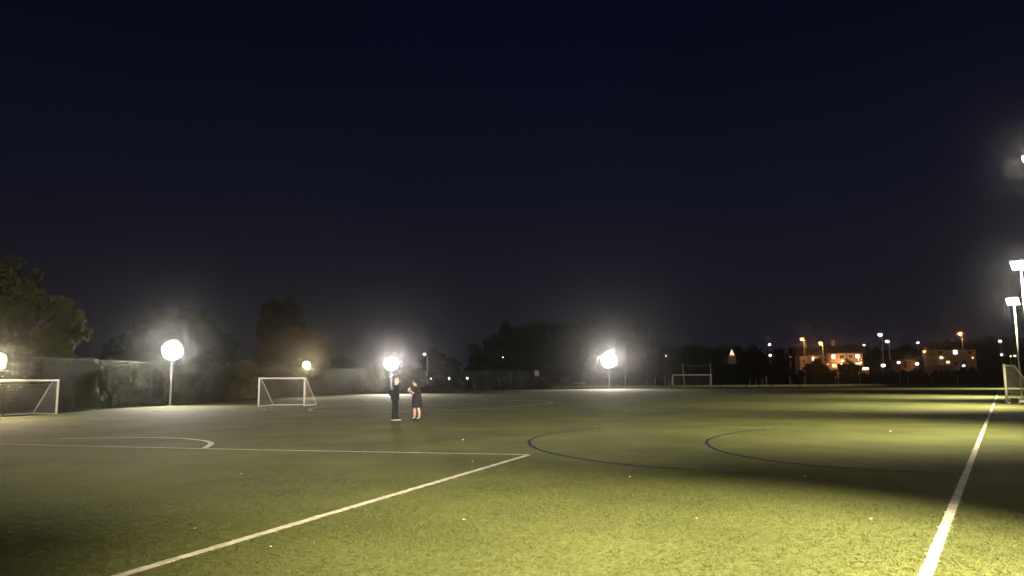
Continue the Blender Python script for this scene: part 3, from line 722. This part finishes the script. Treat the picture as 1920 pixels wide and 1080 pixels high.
t = gw.build('gable_window', M['win_warm']); t.location = g; tag(t, 'triangular yellow lit gable window left of the white lamps', 'window')
# low garden wall lit along its face
w0 = at(1734, 689, 200); w1 = at(1815, 689, 200)
t = empty('garden_wall', ((w0.x + w1.x) / 2, 200, 0)); t.location.z = rise(t.location.x, 200); tag(t, 'low brick garden wall in front of the pale house', 'wall')
hh = at(1770, 685.5, 200).z - t.location.z
MB().box((0, 0, hh / 2), (w1.x - w0.x, 0.25, hh)).build('wall', M['brick'], t)
MB().box((0, 0, hh + 0.045), (w1.x - w0.x + 0.1, 0.34, 0.08)).build('coping', M['render'], t)
# low lit canopy at the right of the terrace
c = at(1623, 691, 203); t = empty('lit_porch', (c.x, 203, rise(c.x, 203))); tag(t, 'low amber lit strip beside the right end of the terrace', 'porch')
z = c.z - t.location.z
MB().box((0, 0, z), (1.55, 0.25, 0.42)).build('light_strip', M['lamp_amber'], t)
MB().box((0, 0.3, z / 2), (1.7, 0.3, max(0.3, z - 0.23))).build('wall', M['brick'], t)

# ------------------------------------------------------------------ street lamps and small lights
def street_lamp(px, py, Y, base_py, r, lampm, label, pole='steel', arm=True, pr=0.07):
    h = at(px, py, Y); b = at(px, base_py, Y)
    t = empty('street_lamp', (h.x, Y, b.z)); tag(t, label, 'street lamp', 'street lamps beyond the pitch')
    H = h.z - b.z; ax = 0.5 if arm else 0.0
    p = MB(); p.tube([(ax, 0, 0), (ax, 0, H * 0.9), (ax * 0.9, 0, H * 0.98), (ax * 0.55, 0, H + 0.06), (0, 0, H + r * 0.7)], [pr * 1.2, pr * 0.8, pr * 0.6, pr * 0.5, pr * 0.5], 8) if arm else p.tube([(0, 0, 0), (0, 0, H)], [pr * 1.2, pr * 0.7], 8)
    p.build('pole', M[pole], t)
    l = MB().ball((0, 0, H), (r * 1.15, r, r * 0.85), 12, 8); hd = l.build('lamp', M[lampm], t, True)
    c_ = MB(); c_.lathe([(r * 1.2, r * 0.55), (r * 1.1, r * 0.75), (r * 0.5, r * 1.0)], 10, Matrix.Translation((0, 0, H))); c_.build('hood', M['dark_steel'], hd)
    return t
SL = [(1503.5, 635.5, 198, 692, 0.42, 'lamp_orange', 'leftmost tall orange street lamp beside the terrace'), (1538.5, 643, 198, 690, 0.42, 'lamp_orange', 'orange street lamp standing in front of the terrace'),
      (1800, 625.5, 205, 690, 0.46, 'lamp_orange', 'tallest orange street lamp before the pale house'), (1733, 659, 215, 680, 0.36, 'lamp_orange', 'short orange street lamp above the small orange house'),
      (1650, 627.5, 195, 684, 0.44, 'lamp_white', 'taller of the two white street lamps right of the terrace'), (1663.5, 640, 205, 676, 0.42, 'lamp_white', 'shorter of the two white street lamps right of the terrace'),
      (1685, 679.5, 146, 728, 0.24, 'lamp_white', 'white lamp post standing on the far path'), (796, 664, 140, 705, 0.20, 'lamp_white', 'slim white street lamp right of the woman beyond the fence'),
      (1443, 646, 215, 665, 0.28, 'lamp_white', 'upper of two stacked white lamps left of the terrace'), (1444, 666, 205, 683, 0.28, 'lamp_white', 'lower of two stacked white lamps left of the terrace'),
      (1656, 685, 190, 700, 0.42, 'lamp_white', 'large low white light right of the terrace'), (1719.5, 682, 196, 694, 0.36, 'lamp_white', 'white light right of the small orange house'),
      (1721, 642.5, 235, 665, 0.30, 'lamp_white', 'small white lamp on the skyline above the small orange house'), (1620, 647, 240, 668, 0.30, 'lamp_amber', 'round pinkish light on the skyline above the terrace roof'),
      (1765, 670.5, 206, 690, 0.34, 'lamp_amber', 'oval warm light at the left of the pale house'), (1824, 670.5, 212, 690, 0.22, 'lamp_orange', 'small orange light at the right end of the pale house'),
      (1875.5, 639.5, 225, 668, 0.34, 'lamp_white', 'white lamp on the skyline above the right goal'), (1878, 665, 215, 690, 0.26, 'lamp_white', 'white light halfway above the right goal'),
      (1903, 667, 215, 690, 0.28, 'lamp_amber', 'warm light beside the right floodlight pole'), (1895, 668, 216, 690, 0.18, 'lamp_amber', 'dim warm light left of the right floodlight pole'),
      (1807, 685.5, 198, 694, 0.24, 'lamp_white', 'small white light at the right end of the garden wall'), (1249.5, 667, 190, 690, 0.20, 'lamp_white', 'small lone white light above the far goal'),
      (1482, 669, 210, 690, 0.22, 'lamp_red', 'faint red light left of the terrace')]
SLO = [street_lamp(*a, arm=(i < 8 and i != 6), pr=0.10 if i < 6 else 0.06) for i, a in enumerate(SL)]
SMO = []
SM = [(1552, 683, 203, 0.13, 'lamp_amber', 'tiny warm wall light at the left of the terrace door'), (1593, 682, 203.8, 0.13, 'lamp_amber', 'tiny warm wall light behind the round black bush'),
      (1614, 680, 203.8, 0.2, 'lamp_amber', 'warm wall light at the right corner of the terrace'), (944 - 1, 670, 158, 0.07, 'lamp_white', 'tiny dot of light in the far grove'),
      (702, 713, 120, 0.13, 'lamp_white', 'small white light left of the man behind the fence'), (808, 710, 135, 0.10, 'lamp_white', 'dim white light right of the woman'),
      (842, 709.6, 140, 0.14, 'lamp_white', 'second white light right of the woman'), (876, 709.2, 145, 0.15, 'lamp_white', 'third white light right of the woman'), (1776, 679, 222, 0.2, 'lamp_amber', 'small warm porch light of the pale house'),
      (1580, 676.5, 203.6, 0.14, 'lamp_amber', 'warm lamp added over the brightly lit ground floor of the terrace')]  # last lamp is added to carry the light on the terrace front
for px, py, Y, r, lm, lab in SM:
    p = at(px, py, Y); zb = rise(p.x, Y); t = empty('small_lamp', (p.x, Y, zb)); tag(t, lab, 'lamp', 'small lights beyond the pitch'); SMO.append(t)
    MB().ball((0, 0, p.z - zb), (r * 1.2, r, r), 10, 6).build('lamp', M[lm], t, True)
    MB().tube([(0, 0.05, 0), (0, 0.05, p.z - zb)], 0.03, 5).build('stand', M['dark_steel'], t)
def lamp_light(lamp, px, py, Y, power, colr, r=0.3):         # the light thrown by a lamp built above
    ld = bpy.data.lights.new('lamp_light', 'POINT'); ld.energy = power; ld.color = colr; ld.shadow_soft_size = r
    o = bpy.data.objects.new('lamp_light', ld); COL.objects.link(o); o.parent = lamp
    o.location = at(px, py, Y) - lamp.location; return o
ORG = (1.0, 0.45, 0.14)
lamp_light(SLO[1], 1538.5, 648, 197.2, 900, ORG); lamp_light(SLO[0], 1503.5, 640, 197.2, 500, ORG)
lamp_light(SLO[2], 1800, 631, 204.0, 700, ORG); lamp_light(SLO[3], 1733, 664, 208.0, 350, ORG)
lamp_light(SMO[-1], 1577, 678, 203.3, 420, (1.0, 0.55, 0.2), 0.2); lamp_light(SMO[2], 1611, 672, 201.5, 560, (1.0, 0.55, 0.22), 0.2)
lamp_light(SLO[14], 1765, 671, 204.0, 200, (1.0, 0.65, 0.3), 0.2)

# slim lit post behind the fence
p = at(363, 687, 62); t = empty('slim_post', (p.x, 62, 0)); tag(t, 'slim pale post with a small lamp head right of the tall floodlight', 'post')
MB().tube([(0, 0, 0), (0, 0, p.z)], [0.06, 0.05], 8).build('pole', M['steel'], t)
hd = MB().box((0.0, 0, p.z + 0.05), (0.30, 0.2, 0.14)).build('lamp_head', M['steel'], t)
MB().box((0.02, -0.02, p.z - 0.03), (0.2, 0.14, 0.02)).build('lens', M['win_warm'], hd)

# ------------------------------------------------------------------ people
def skin_obj(name, joints, bones, material, parent, sub=2):
    names = list(joints); idx = {n: i for i, n in enumerate(names)}
    me = bpy.data.meshes.new(name + '_cage')
    me.from_pydata([joints[n][0] for n in names], [(idx[a], idx[b]) for a, b in bones], []); me.update()
    o = bpy.data.objects.new(name + '_cage', me); COL.objects.link(o)
    o.modifiers.new('skin', 'SKIN'); o.modifiers['skin'].use_smooth_shade = True
    for i, n in enumerate(names):
        r = joints[n][1]; sv = me.skin_vertices[0].data[i]
        sv.radius = r if isinstance(r, tuple) else (r, r); sv.use_root = (i == 0)
    s_ = o.modifiers.new('sub', 'SUBSURF'); s_.levels = sub; s_.render_levels = sub
    dg = bpy.context.evaluated_depsgraph_get(); ev = o.evaluated_get(dg)
    nm = bpy.data.meshes.new_from_object(ev); nm.name = name
    bpy.data.objects.remove(o)
    nm.polygons.foreach_set('use_smooth', [True] * len(nm.polygons))
    nm.materials.clear()
    return link_mesh(name, nm, material, parent)
def loft(rings, n=20):
    """rings: (cx, cy, z, rx, ry)"""
    mb = MB(); vs = []; fs = []
    for c0_, c1_, z, rx, ry in rings:
        for j in range(n):
            g_ = 2 * math.pi * j / n; vs.append((c0_ + rx * math.cos(g_), c1_ + ry * math.sin(g_), z))
    for i in range(len(rings) - 1):
        for j in range(n):
            k = (j + 1) % n; fs.append((i * n + j, i * n + k, (i + 1) * n + k, (i + 1) * n + j))
    fs.append(tuple(reversed(range(n)))); fs.append(tuple(range((len(rings) - 1) * n, len(rings) * n)))
    mb.add(vs, fs); return mb
def head_geo(mb, c, fx, sc=1.0):
    """skull, jaw, nose, ears facing fx along x"""
    mb.ball((c[0], c[1], c[2] + 0.02), (0.098 * sc, 0.078 * sc, 0.112 * sc), 18, 12)
    mb.ball((c[0] + fx * 0.03, c[1], c[2] - 0.055), (0.068 * sc, 0.058 * sc, 0.068 * sc), 14, 8)
    mb.ball((c[0] + fx * 0.055, c[1], c[2] - 0.098), (0.03, 0.032, 0.024), 8, 6)
    mb.tube([(c[0] + fx * 0.088, c[1], c[2] + 0.02), (c[0] + fx * 0.112, c[1], c[2] - 0.022), (c[0] + fx * 0.085, c[1], c[2] - 0.034)], [0.012, 0.018, 0.012], 6)
    for s_ in (-1, 1): mb.ball((c[0] - fx * 0.005, c[1] + s_ * 0.079, c[2] - 0.005), (0.02, 0.009, 0.032), 8, 6)
def face_bits(c, fx, t):
    for s_ in (-1, 1): MB().ball((c[0] + fx * 0.086, c[1] + s_ * 0.032, c[2] + 0.012), (0.010, 0.014, 0.008), 8, 6).build('eye', M['rubber'], t)
    MB().ball((c[0] + fx * 0.092, c[1], c[2] - 0.062), (0.010, 0.024, 0.007), 8, 6).build('mouth', M['stubble'], t)
def hand(joints, bones, root, wrist, fdir, palm_n, curl=0.6, sc=1.0):
    """palm and five chains added to a skin skeleton"""
    w = Vector(wrist); f = Vector(fdir).normalized(); n_ = Vector(palm_n).normalized(); s_ = f.cross(n_).normalized()
    pm_ = w + f * 0.055 * sc; joints[root + 'palm'] = (tuple(pm_), (0.030, 0.018)); bones.append((root, root + 'palm'))
    for i, (off, ln) in enumerate(((-0.030, 0.068), (-0.010, 0.078), (0.010, 0.074), (0.028, 0.058))):
        k0 = w + f * 0.092 * sc + s_ * off; k1 = k0 + (f * math.cos(curl) + n_ * math.sin(curl)) * ln * 0.55; k2 = k1 + (f * math.cos(curl * 2.2) + n_ * math.sin(curl * 2.2)) * ln * 0.5
        a, b, c_ = (root + 'f%d%s' % (i, q) for q in 'abc')
        joints[a] = (tuple(k0), 0.010); joints[b] = (tuple(k1), 0.009); joints[c_] = (tuple(k2), 0.007)
        bones += [(root + 'palm', a), (a, b), (b, c_)]
    t0 = w + f * 0.03 - s_ * 0.035; t1 = t0 + (f * 0.6 - s_ * 0.5 + n_ * 0.5).normalized() * 0.035; t2 = t1 + (f * 0.8 + n_ * 0.6).normalized() * 0.03
    joints[root + 't0'] = (tuple(t0), 0.013); joints[root + 't1'] = (tuple(t1), 0.010); joints[root + 't2'] = (tuple(t2), 0.008)
    bones += [(root, root + 't0'), (root + 't0', root + 't1'), (root + 't1', root + 't2')]

def body_join(parts, name, material, parent):
    """one body surface: skinned limbs plus head shape in a single mesh"""
    import bmesh
    bm = bmesh.new()
    for me in parts: bm.from_mesh(me)
    me = bpy.data.meshes.new(name); bm.to_mesh(me); bm.free()
    me.polygons.foreach_set('use_smooth', [True] * len(me.polygons))
    return link_mesh(name, me, material, parent)

def man(pos, rz):
    t = empty('person', pos, rz); tag(t, 'person in black jacket and trousers with white soled shoes facing right', 'person')
    J = {'pelvis': ((0, 0, 0.93), (0.11, 0.14)), 'spine': ((-0.01, 0, 1.14), (0.095, 0.12)), 'chest': ((0.0, 0, 1.32), (0.10, 0.12)), 'neck': ((0.015, 0, 1.50), (0.055, 0.058)), 'skull': ((0.035, 0, 1.60), (0.05, 0.05)),
         'ls': ((-0.01, 0.17, 1.40), 0.04), 'le': ((-0.12, 0.22, 1.14), 0.034), 'lw': ((0.0, 0.09, 1.03), 0.024),
         'rs': ((-0.01, -0.17, 1.40), 0.04), 're': ((-0.19, -0.23, 1.15), 0.034), 'rw': ((-0.03, -0.09, 1.03), 0.024),
         'lh': ((0.0, 0.085, 0.88), 0.085), 'lk': ((0.035, 0.10, 0.49), 0.06), 'la': ((0.02, 0.12, 0.10), 0.042), 'lt': ((0.14, 0.13, 0.045), 0.036),
         'rh': ((0.0, -0.085, 0.88), 0.085), 'rk': ((-0.01, -0.10, 0.49), 0.06), 'ra': ((-0.055, -0.11, 0.10), 0.042), 'rt': ((0.06, -0.13, 0.045), 0.036)}
    B = [('pelvis', 'spine'), ('spine', 'chest'), ('chest', 'neck'), ('neck', 'skull'), ('chest', 'ls'), ('ls', 'le'), ('le', 'lw'), ('chest', 'rs'), ('rs', 're'), ('re', 'rw'),
         ('pelvis', 'lh'), ('lh', 'lk'), ('lk', 'la'), ('la', 'lt'), ('pelvis', 'rh'), ('rh', 'rk'), ('rk', 'ra'), ('ra', 'rt')]
    hand(J, B, 'lw', J['lw'][0], (0.1, 0, -1), (0.2, -0.9, 0.2)); hand(J, B, 'rw', J['rw'][0], (0.1, 0, -1), (0.2, 0.9, 0.2))
    sk = skin_obj('body', J, B, M['skin'], t); hm = MB(); head_geo(hm, (0.045, 0, 1.665), 1); hme = hm.mesh('h', True)
    parts = [sk.data, hme]; bpy.data.objects.remove(sk); body = body_join(parts, 'body', M['skin'], t); face_bits((0.045, 0, 1.665), 1, body)
    body.data.materials.append(M['black_cloth'])           # shirt under the jacket
    for p_ in body.data.polygons:
        if 1.07 < p_.center.z < 1.47: p_.material_index = 1
    cap_ = MB().ball((0.03, 0, 1.70), (0.098, 0.081, 0.088), 18, 10); cap_.build('hair', M['stubble'], t, True)
    # trousers
    T = {'pelvis': ((0, 0, 0.95), (0.11, 0.14)), 'lh': ((0.0, 0.085, 0.86), 0.105), 'lk': ((0.035, 0.10, 0.49), 0.078), 'la': ((0.02, 0.12, 0.13), 0.066), 'lc': ((0.025, 0.12, 0.075), 0.07),
         'rh': ((0.0, -0.085, 0.86), 0.105), 'rk': ((-0.01, -0.10, 0.49), 0.078), 'ra': ((-0.055, -0.11, 0.13), 0.066), 'rc': ((-0.05, -0.11, 0.075), 0.07)}
    skin_obj('trousers', T, [('pelvis', 'lh'), ('lh', 'lk'), ('lk', 'la'), ('la', 'lc'), ('pelvis', 'rh'), ('rh', 'rk'), ('rk', 'ra'), ('ra', 'rc')], M['black_cloth'], t)
    Jk = {'hem': ((0, 0, 0.78), (0.175, 0.20)), 'waist': ((-0.005, 0, 0.96), (0.17, 0.195)), 'spine': ((-0.01, 0, 1.15), (0.165, 0.185)), 'chest': ((0.0, 0, 1.33), (0.17, 0.19)), 'coll': ((0.005, 0, 1.455), (0.085, 0.10)), 'collt': ((0.012, 0, 1.52), (0.072, 0.075)),
          'ls': ((-0.01, 0.185, 1.405), 0.10), 'le': ((-0.12, 0.225, 1.14), 0.08), 'lw': ((0.0, 0.13, 1.0), 0.066),
          'rs': ((-0.01, -0.185, 1.405), 0.10), 're': ((-0.195, -0.232, 1.15), 0.08), 'rw': ((-0.03, -0.14, 1.0), 0.066)}
    jk = skin_obj('jacket', Jk, [('hem', 'waist'), ('waist', 'spine'), ('spine', 'chest'), ('chest', 'coll'), ('coll', 'collt'), ('chest', 'ls'), ('ls', 'le'), ('le', 'lw'), ('chest', 'rs'), ('rs', 're'), ('re', 'rw')], M['black_cloth'], t)
    MB().box((-0.015, -0.268, 1.36), (0.03, 0.03, 0.035)).build('badge', M['goal'], jk)
    for x, y in ((0.05, 0.125), (-0.02, -0.12)):
        s_ = MB(); s_.ball((x + 0.045, y, 0.028), (0.155, 0.058, 0.026), 14, 6); so = s_.build('sole', M['white_sole'], None, True)
        u = MB(); u.ball((x + 0.035, y, 0.065), (0.14, 0.052, 0.045), 14, 8); sh = u.build('shoe', M['rubber'], t, True); so.parent = sh
    return t
def woman(pos, rz):
    t = empty('person', pos, rz); tag(t, 'person with long dark hair in a dark knee length dress facing left', 'person')
    J = {'pelvis': ((0, 0, 0.90), (0.12, 0.15)), 'spine': ((0.0, 0, 1.08), (0.105, 0.13)), 'chest': ((-0.01, 0, 1.25), (0.10, 0.11)), 'neck': ((-0.02, 0, 1.41), (0.045, 0.048)), 'skull': ((-0.035, 0, 1.50), (0.045, 0.045)),
         'rs': ((0.0, 0.14, 1.31), 0.042), 're': ((-0.02, 0.22, 1.08), 0.036), 'rw': ((-0.22, 0.16, 1.20), 0.030),
         'ls': ((0.0, -0.14, 1.31), 0.042), 'le': ((-0.03, -0.22, 1.08), 0.036), 'lw': ((-0.245, -0.14, 1.22), 0.030),
         'lh': ((0, 0.085, 0.86), 0.09), 'lk': ((-0.075, 0.095, 0.47), 0.066), 'lcf': ((-0.055, 0.095, 0.33), 0.066), 'la': ((-0.075, 0.10, 0.085), 0.040), 'lt': ((-0.20, 0.11, 0.035), 0.030),
         'rh': ((0, -0.085, 0.86), 0.09), 'rk': ((0.085, -0.095, 0.47), 0.066), 'rcf': ((0.125, -0.095, 0.33), 0.066), 'ra': ((0.11, -0.10, 0.085), 0.040), 'rt': ((-0.015, -0.11, 0.035), 0.030)}
    B = [('pelvis', 'spine'), ('spine', 'chest'), ('chest', 'neck'), ('neck', 'skull'), ('chest', 'ls'), ('ls', 'le'), ('le', 'lw'), ('chest', 'rs'), ('rs', 're'), ('re', 'rw'),
         ('pelvis', 'lh'), ('lh', 'lk'), ('lk', 'lcf'), ('lcf', 'la'), ('la', 'lt'), ('pelvis', 'rh'), ('rh', 'rk'), ('rk', 'rcf'), ('rcf', 'ra'), ('ra', 'rt')]
    hand(J, B, 'lw', J['lw'][0], (-0.75, 0.1, 0.65), (0.5, 0.3, 0.7), 0.7, 0.9); hand(J, B, 'rw', J['rw'][0], (-0.85, -0.2, 0.2), (0.2, -0.9, 0.2), 0.5, 0.9)
    sk = skin_obj('body', J, B, M['skin'], t); hm = MB(); head_geo(hm, (-0.045, 0, 1.56), -1, 0.96); hme = hm.mesh('h', True)
    parts = [sk.data, hme]; bpy.data.objects.remove(sk); body = body_join(parts, 'body', M['skin'], t); face_bits((-0.045, 0, 1.56), -1, body)
    hr = MB(); hr.ball((-0.02, 0, 1.605), (0.105, 0.092, 0.098), 18, 10)
    hr.tube([(0.03, 0, 1.62), (0.075, 0, 1.50), (0.13, 0, 1.36), (0.17, -0.01, 1.25)], [0.085, 0.085, 0.075, 0.03], 12)
    for s_ in (-1, 1): hr.tube([(0.0, s_ * 0.07, 1.60), (0.03, s_ * 0.085, 1.48), (0.07, s_ * 0.085, 1.36), (0.12, s_ * 0.06, 1.27)], [0.03, 0.035, 0.032, 0.012], 8)
    hr.build('hair', M['hair'], t, True)
    d = loft([(0.025, 0, 0.54, 0.235, 0.25), (0.025, 0, 0.56, 0.238, 0.252), (0.02, 0, 0.72, 0.225, 0.235), (0.015, 0, 0.90, 0.208, 0.215), (0.01, 0, 1.06, 0.190, 0.190), (0.0, 0, 1.20, 0.188, 0.192), (0.0, 0, 1.31, 0.150, 0.192), (-0.01, 0, 1.375, 0.09, 0.13), (-0.015, 0, 1.43, 0.062, 0.07)], 24)
    dr = d.build('dress', M['dark_cloth'], t, True)
    for s_, e_, w_ in (((0.0, -0.165, 1.335), (-0.02, -0.225, 1.08), (-0.10, -0.195, 1.125)), ((0.0, 0.165, 1.335), (-0.01, 0.225, 1.08), (-0.09, 0.20, 1.12))):
        MB().tube([s_, Vector(s_).lerp(Vector(e_), 0.5), e_, w_], [0.078, 0.070, 0.062, 0.052], 12).build('sleeve', M['dark_cloth'], dr, True)
    for x, y in ((-0.075, 0.105), (0.11, -0.105)):
        MB().ball((x - 0.055, y, 0.03), (0.13, 0.045, 0.034), 14, 8).build('shoe', M['rubber'], t, True)
    return t
pm_ = G(740.5, 788.5); pw_ = G(780.5, 787.5)
man((pm_.x, pm_.y, 0), math.radians(-12)); woman((pw_.x, pw_.y, 0), math.radians(10))
ph = Matrix.Rotation(math.radians(10), 4, 'Z') @ Vector((-0.325, -0.135, 1.315)) + Vector((pw_.x, pw_.y, 0))
t = empty('phone', ph); t.rotation_euler = (0.25, math.radians(-48), math.radians(10)); tag(t, 'small pale phone held up by the person in the dress', 'phone')
MB().box((0, 0, 0), (0.15, 0.074, 0.010)).build('case', M['goal'], t); MB().box((0, 0, 0.007), (0.135, 0.066, 0.003)).build('screen', M['screen'], t)

# ------------------------------------------------------------------ litter on the turf
lit = [(868.5, 828, 0.09, 'between the woman and the penalty box corner'), (950.5, 737, 0.22, 'far out on the turf left of the far floodlight'), (1670, 811.5, 0.08, 'in the bright pool by the touch line'), (1440, 808, 0.06, 'inside the right blue arc'),
       (1173.5, 772, 0.10, 'on the turf below the far floodlight'), (496, 771, 0.16, 'below the middle goal'), (1510, 898, 0.05, 'in the foreground below the right blue arc'), (870, 980, 0.035, 'in the foreground below the penalty box corner'),
       (1305, 978, 0.035, 'in the bright foreground turf left of centre'), (1633, 979, 0.035, 'in the bright foreground near the touch line'), (366, 997, 0.035, 'inside the penalty box near its side line'), (1117, 803, 0.06, 'inside the left blue arc'),
       (886, 869, 0.05, 'inside the penalty box near its corner'), (1181, 898, 0.045, 'below the left blue arc'), (452, 893, 0.05, 'inside the penalty box below the arc'), (508, 1032, 0.03, 'right of the box side line in the foreground')]
for i, (x, y, s_, lab) in enumerate(lit):
    p = G(x, y); rr = random.Random(i); m_ = MB(); q = [(-1, -.6), (0, -.75), (1, -.5), (1, .5), (.1, .7), (-1, .55)]
    vs = [(a * s_ / 2, b * s_ / 2, 0.035 + rr.uniform(0, 0.35) * s_) for a, b in q] + [(0, 0, 0.03 + 0.45 * s_)]
    m_.add(vs, [(j, (j + 1) % 6, 6) for j in range(6)]); o = m_.build('litter_scrap', M['paper']); o.location = (p.x, p.y, 0); o.rotation_euler = (0, 0, rr.uniform(0, 6))
    tag(o, 'small pale scrap of litter ' + lab, 'litter', 'litter on the turf')

# ------------------------------------------------------------------ haze added to give the lamps their glare
hm = bpy.data.materials.new('glare_haze'); hm.use_nodes = True; t_ = hm.node_tree
for n in list(t_.nodes):
    if n.type != 'OUTPUT_MATERIAL': t_.nodes.remove(n)
pv = t_.nodes.new('ShaderNodeVolumePrincipled')
pv.inputs['Color'].default_value = (0.9, 0.9, 0.92, 1); pv.inputs['Density'].default_value = 0.00028; pv.inputs['Anisotropy'].default_value = 0.971
t_.links.new(pv.outputs[0], t_.nodes['Material Output'].inputs['Volume'])
hm.cycles.volume_sampling = 'EQUIANGULAR'; hm.cycles.homogeneous_volume = True
hz = MB().box((0, 150, 13.5), (900, 700, 32)).build('haze', hm); tag(hz, kind='stuff')
